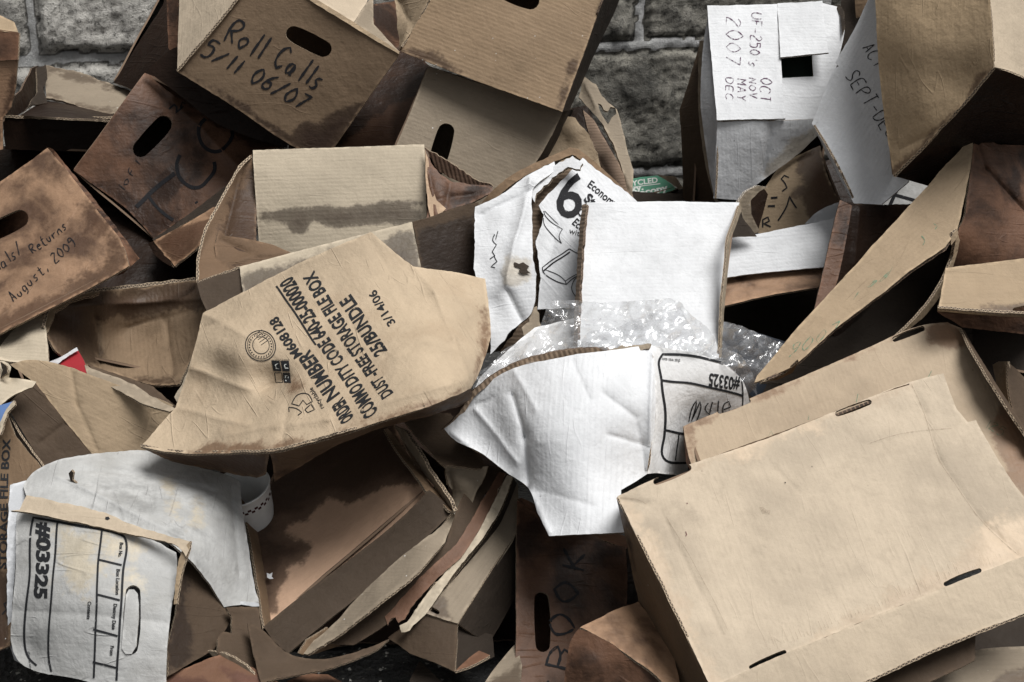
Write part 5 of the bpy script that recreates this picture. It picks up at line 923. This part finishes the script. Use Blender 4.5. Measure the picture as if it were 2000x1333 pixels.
P(t, 'tan_folded_rim', [(20, 998, 2.255), (38, 996), (50, 966, 2.27), (110, 978), (200, 1000), (280, 1032), (370, 1056, 2.17), (368, 1072), (362, 1086), (354, 1072), (340, 1062), (300, 1054), (240, 1040), (130, 1016), (60, 1002)], CR, rough=1.5, edge=EDGE, amp=.003, ink=[fill([(206, 1010), (212, 1009), (215, 1013), (210, 1016), (205, 1014)], INKP, 4)], corner=45)
P(t, 'rim_corner', [(356, 1072, 2.168), (372, 1056, 2.165), (370, 1070), (362, 1092), (352, 1130), (346, 1180), (340, 1180, 2.14), (346, 1110)], KL, rough=1.6, edge=EDGE)
rf = P(t, 'rear_flap', [(46, 948, 2.32), (62, 922), (90, 905), (140, 892), (210, 884), (278, 880, 2.46), (360, 905), (445, 928), (468, 940, 2.44), (474, 1000), (486, 1080), (506, 1176, 2.30), (478, 1178), (440, 1184, 2.26), (400, 1126), (362, 1084, 2.20), (330, 1056), (270, 1030), (200, 1006), (110, 986), (52, 972, 2.285)], WD, sp=9, rib=90, amp=.004, fr=8, rough=1.2, edge=EDGEW, corner=40,
  ctrl=[(300, 960, 2.33), (170, 930, 2.33), (200, 998, 2.255), (300, 1036, 2.215)], folds=[((110, 930), (360, 1050), 9, -.012), ((290, 900), (300, 1000), 4, .005), ((150, 915), (290, 930), 4, .006), ((450, 950), (470, 1120), 4, .006), ((290, 930), (420, 960), 4, .006)],
  stain=[[(318, 938), (330, 935), (350, 980), (352, 1015), (340, 1010)], [(375, 985), (392, 985), (390, 1030), (372, 1030)]], soft=26, bumps=[(140, 945, 25, .012)])
P(rf, 'torn_hole', [(134, 925, 2.31), (140, 918), (144, 924), (142, 938, 2.31), (150, 944), (138, 940, 2.312)], KTD, rough=1.5)
P(rf, 'rear_rim', [(448, 1142, 2.29), (452, 1128), (462, 1116), (464, 1104), (468, 1122), (458, 1150), (456, 1174, 2.28), (506, 1178, 2.28), (506, 1184), (450, 1182)], WG, rough=2)
P(t, 'inner_brown_side', [(346, 1180, 2.20), (360, 1086, 2.24), (400, 1130), (440, 1190), (452, 1210, 2.26), (420, 1268), (330, 1320, 2.12), (328, 1260)], KT, edge=EDGE, rough=1.2, stain=[[(330, 1060), (372, 1100), (366, 1180), (376, 1280), (320, 1330)]], soft=20)
H(t, [(36, 1008, 2.30), (340, 1082, 2.22), (326, 1345, 2.14), (36, 1285, 2.22)], .12, WG)

t = T('cardboard_flap', 'torn brown cardboard wedge right of the dirty white carton', 'cardboard')
P(t, 'sheet', [(440, 1184, 2.24), (446, 1190), (454, 1215), (456, 1240, 2.22), (440, 1238), (425, 1252), (428, 1275), (470, 1300), (505, 1336, 2.15), (512, 1300), (560, 1278), (510, 1228), (504, 1185, 2.28)], KT, sp=8, amp=.005, rough=2, edge=EDGE)
P(t, 'lit_fold', [(486, 1215, 2.22), (512, 1226), (560, 1276), (620, 1285), (700, 1270), (758, 1250, 2.22), (730, 1272), (650, 1300), (560, 1322), (508, 1336, 2.12), (500, 1300)], KT, sp=8, amp=.004, corner=45, rough=1.3, edge=EDGE)
P(t, 'lower_fold', [(405, 1272, 2.19), (440, 1276), (480, 1300), (502, 1325, 2.14), (486, 1332), (450, 1310, 2.17)], KG, rough=1.6, edge=EDGE)
t = T('cardboard_box', 'red brown wet box top at the very bottom edge, right of the dirty white carton', 'box', 'crushed cardboard boxes in the heap')
P(t, 'top_panel', [(290, 1345, 2.12), (340, 1312), (400, 1288), (440, 1276, 2.18), (500, 1310), (560, 1345), (570, 1400, 2.08), (300, 1400, 2.06)], KO, sp=8, amp=.005, rough=1.5, stain=[[(330, 1330), (400, 1320), (420, 1345), (340, 1350)], [(430, 1300), (560, 1350), (480, 1380)]])
H(t, [(300, 1345, 2.13), (440, 1282, 2.19), (550, 1345, 2.13), (320, 1395, 2.08)], .08, KD)
t = T('cardboard_box', 'reddish strip of box lying at the bottom edge left of centre', 'box', 'crushed cardboard boxes in the heap')
P(t, 'top_panel', [(560, 1330, 2.18), (600, 1316), (640, 1318), (690, 1345, 2.2), (700, 1400, 2.1), (560, 1400, 2.1)], KB, edge=EDGE)
t = T('cardboard_flap', 'dark curved board lying in shadow at the bottom, below the closed taupe box', 'cardboard')
P(t, 'sheet', [(820, 1290, 2.28), (860, 1330), (890, 1400, 2.16), (830, 1400, 2.18), (800, 1330)], KTD)
P(t, 'right_sheet', [(940, 1345, 2.2), (962, 1310), (1010, 1255, 2.28), (1020, 1300), (1010, 1400, 2.14), (930, 1400, 2.15)], KG, stain=[[(930, 1350), (1020, 1290), (1020, 1400), (930, 1400)]])

t = T('paper_cup', 'white paper cup with a red and black checkered band, under the kraft carton', 'cup')
def cup():
    c = U(482, 984, 2.47); ax = Vector((-.15, -.28, .93)).normalized(); e1 = ax.cross(Vector((0, 1, 0))).normalized(); e2 = ax.cross(e1)
    n = 48; prof = [(h*1.15, r*1.25) for h, r in [(-.036, .030), (-.03, .031), (-.015, .034), (.010, .037), (.012, .0375), (.0165, .038), (.021, .0385), (.033, .040), (.035, .0415), (.037, .040), (.034, .0385), (-.032, .0265), (-.032, .001)]]
    vs = [c+ax*h+e1*math.cos(2*math.pi*i/n)*r+e2*math.sin(2*math.pi*i/n)*r for h, r in prof for i in range(n)]
    fs = []; fm = []
    for k in range(len(prof)-1):
        for i in range(n):
            fs.append([k*n+i, k*n+(i+1) % n, (k+1)*n+(i+1) % n, (k+1)*n+i]); fm.append(1 if (k in (4, 5) and (i+k) % 2) else 0)
    mk('cup_body', vs, fs, [simple('white_paper', (.72, .73, .72), .5, .1), simple('checker_red', (.06, .015, .015), .6)], fm, t, [True]*len(fs))
cup()

t = T('cardboard_box', 'flat tan crushed box with a brown side strip, above the dirty white carton', 'box', 'crushed cardboard boxes in the heap')
P(t, 'main_panel', [(20, 712, 2.44), (50, 704), (110, 710), (165, 728), (240, 758), (316, 782), (338, 792, 2.47), (330, 810), (300, 850), (282, 890, 2.47), (240, 892), (190, 900, 2.44), (150, 850), (100, 790), (66, 748)], KL, sp=10, rib=25, amp=.002, corner=35, rough=.9,
  folds=[((138, 720), (150, 790), 3, .004), ((150, 790), (190, 880), 3, .003), ((275, 870), (300, 800), 3, .004)], label='wide tan top face')
P(t, 'brown_side_strip', [(66, 745, 2.435), (100, 788), (150, 850), (192, 899, 2.44), (150, 912), (92, 925, 2.41), (60, 870), (12, 792, 2.42), (30, 775)], KT, rib=40, folds=[((80, 865), (130, 825), 4, .004)], edge=EDGE)
P(t, 'rolled_corner', [(-20, 700, 2.40), (10, 702), (24, 712), (20, 735), (52, 740), (72, 744, 2.40), (64, 758), (30, 775), (0, 796, 2.36), (-20, 800)], KGL, sp=7, amp=.006, rough=2, edge=EDGE, bumps=[(20, 740, 14, .02)])
P(t, 'torn_tape', [(0, 706, 2.385), (14, 716), (14, 730), (0, 740, 2.38), (6, 724)], KTD, ctrl=[(10, 718, 2.38)], rough=1.6)
H(t, [(30, 715, 2.47), (330, 795, 2.49), (280, 876, 2.49), (100, 900, 2.45)], .1, KM)
t = T('cardboard_flap', 'pinkish crumpled flap between the quilted open box and the flat tan box', 'cardboard')
P(t, 'sheet', [(165, 712, 2.50), (200, 728), (260, 755), (310, 782), (345, 800, 2.42), (330, 806), (250, 775), (175, 740, 2.47)], KG, amp=.004, rough=1.6)

t = T('cardboard_carton', 'brown kraft carton printed STORAGE FILE BOX sideways, cut by the left edge', 'carton', 'crushed cardboard boxes in the heap')
P(t, 'front_panel', [(-60, 830, 2.42), (-10, 840), (10, 800, 2.42), (30, 850), (90, 926), (66, 938, 2.36), (20, 948), (16, 1060), (22, 1180), (20, 1260, 2.22), (-60, 1300, 2.22)], KM, rib=85, ink=[txt('STORAGE FILE BOX', (14, 1110), (.02, -1), 15, INKP, .03, fit=255, up=(-1, -.02)), txt('CODE 640-25', (-12, 1110), (.02, -1), 14, INKP, .03, fit=200, up=(-1, -.02)), line([(4, 1200), (12, 1190), (6, 1180), (14, 1176)], 2.5)],
  stain=[[(-60, 1100), (20, 1120), (26, 1280), (-60, 1310)]], amp=.003)
P(t, 'shadow_flap', [(12, 800, 2.43), (40, 850), (94, 925, 2.36), (60, 905), (25, 860, 2.42)], KTD)
H(t, [(-60, 840, 2.45), (20, 850, 2.46), (20, 1250, 2.25), (-60, 1290, 2.25)], .1, KD)
t = T('printed_carton', 'small blue printed carton corner at the left edge', 'carton')
P(t, 'blue_panel', [(-40, 800, 2.36), (0, 792), (28, 784, 2.35), (14, 800), (2, 828), (-40, 860, 2.34)], simple('blue_print', (.12, .20, .40), .5, .1), edge=EDGE)
P(t, 'torn_rim', [(28, 783, 2.345), (30, 792), (14, 808), (6, 835), (0, 850, 2.33), (0, 826), (12, 800)], KGL, rough=1.6, edge=EDGE, ctrl=[(12, 812, 2.34)])
H(t, [(-40, 803, 2.37), (22, 788, 2.36), (2, 826, 2.35), (-40, 856, 2.35)], .05, KT)

# ---------------------------------------------------------------- added filler boxes, coloured near-black so the gaps read dark
def gap_filler(label, c, mat, L=.18):
    t = T('gap_filler_box', label, 'box', 'added dark filler boxes deep in the heap')
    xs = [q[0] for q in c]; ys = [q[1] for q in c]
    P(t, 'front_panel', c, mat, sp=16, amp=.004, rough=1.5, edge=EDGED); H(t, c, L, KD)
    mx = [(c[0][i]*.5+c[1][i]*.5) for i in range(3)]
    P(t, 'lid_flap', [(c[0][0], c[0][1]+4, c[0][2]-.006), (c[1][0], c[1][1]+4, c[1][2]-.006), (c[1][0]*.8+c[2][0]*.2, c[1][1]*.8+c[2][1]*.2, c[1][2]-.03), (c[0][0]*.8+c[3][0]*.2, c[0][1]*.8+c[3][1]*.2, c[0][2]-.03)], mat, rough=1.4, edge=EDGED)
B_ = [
 ('added black filler box in the gap above the August 2009 box', [(-40, 285, 3.2), (330, 285, 3.25), (330, 520, 2.95), (-40, 480, 2.9)], KD),
 ('added black filler box in the gap left of the open tan box', [(180, 400, 3.0), (480, 430, 3.0), (470, 640, 2.85), (150, 620, 2.8)], KD),
 ('added dark filler box deep behind the quilted open box', [(-60, 540, 2.85), (440, 560, 2.95), (430, 820, 2.72), (-60, 800, 2.66)], KD),
 ('added dark filler box deep under the printed kraft carton', [(430, 800, 2.78), (1000, 760, 2.85), (1000, 960, 2.6), (430, 1000, 2.58)], KD),
 ('added dark filler box deep behind the torn Economy carton', [(820, 350, 3.05), (1350, 380, 3.1), (1350, 640, 2.85), (820, 700, 2.85)], KTD),
 ('added dark olive filler box in the black gap right of the bright white panel', [(1330, 480, 3.0), (1750, 460, 3.0), (1700, 800, 2.72), (1330, 800, 2.7)], KTD),
 ('added dark filler box in the gap under the large upturned kraft box', [(1560, 330, 3.1), (2080, 270, 3.15), (2080, 560, 2.92), (1560, 600, 2.92)], KD),
 ('added dark filler box behind the flat slotted flap at the right edge', [(1760, 560, 2.82), (2100, 560, 2.82), (2100, 860, 2.66), (1800, 860, 2.66)], KTD),
 ('added dark filler box under the left side of the biggest box', [(1180, 1060, 2.5), (1330, 1060, 2.5), (1330, 1380, 2.28), (1180, 1380, 2.28)], KD),
 ('added dark filler box deep under the flattened boards', [(480, 1150, 2.50), (1010, 1080, 2.6), (1010, 1250, 2.46), (560, 1262, 2.42)], KD),
 ('added dark filler box behind the dirty white carton', [(330, 1040, 2.5), (540, 1060, 2.5), (540, 1262, 2.38), (330, 1290, 2.36)], KTD),
 ('added dark filler box deep behind the white file box', [(1240, 385, 3.2), (1700, 300, 3.25), (1700, 520, 3.05), (1240, 540, 3.05)], KD),
 ('added dark filler box at the lower left edge behind the brown carton', [(-80, 860, 2.6), (120, 880, 2.6), (120, 1120, 2.46), (-80, 1120, 2.46)], KD),
 ('added dark filler box under the lower flap of the biggest box', [(1560, 1230, 2.2), (2100, 1150, 2.25), (2100, 1400, 2.08), (1560, 1400, 2.08)], KTD)]
for l, c, m in B_: gap_filler(l, c, m)
t = T('paper_scrap', 'small torn white paper bit lying in the open brown tray box', 'litter')
P(t, 'scrap', [(521, 1120, 2.37), (527, 1122), (532, 1119, 2.37), (531, 1127), (534, 1131), (527, 1132, 2.36), (522, 1129)], WH, t=.001, sp=4)
# litter on the ground
t = T('paper_scrap', 'tiny torn scraps of wet paper scattered on the dark ground at the bottom', 'litter')
rs = random.Random(9); vs = []; fs = []
for i in range(60):
    x = rs.uniform(560, 900) if i % 3 else rs.uniform(-10, 130); y = rs.uniform(1275, 1345); d = 1.334/(.342+.94*(y-666.5)/2778); p = U(x, y, d)+Vector((0, 0, .012)); r = rs.uniform(.001, .0045)
    k = len(vs); n = rs.randint(3, 6); a0 = rs.uniform(0, 6); vs += [p+Vector((math.cos(a0+j*6.28/n)*r*rs.uniform(.5, 1.3), math.sin(a0+j*6.28/n)*r, rs.uniform(0, .003))) for j in range(n)]; fs.append(list(range(k, k+n)))
mk('scraps', vs, fs, [simple('grey_paper', (.45, .44, .40), .8)], [0]*len(fs), t); t['kind'] = 'stuff'
# ---------------------------------------------------------------- put every thing's origin at its base
for o in THINGS:
    ch = [c for c in o.children_recursive if c.type == 'MESH']
    if not ch: continue
    A = np.concatenate([np.array([tuple(v.co) for v in c.data.vertices]) for c in ch])
    loc = Vector((float(A[:, 0].mean()), float(A[:, 1].mean()), float(A[:, 2].min()))); o.location = loc
    for c in ch:
        c.data.transform(__import__('mathutils').Matrix.Translation(-loc))
assert not BAD, BAD
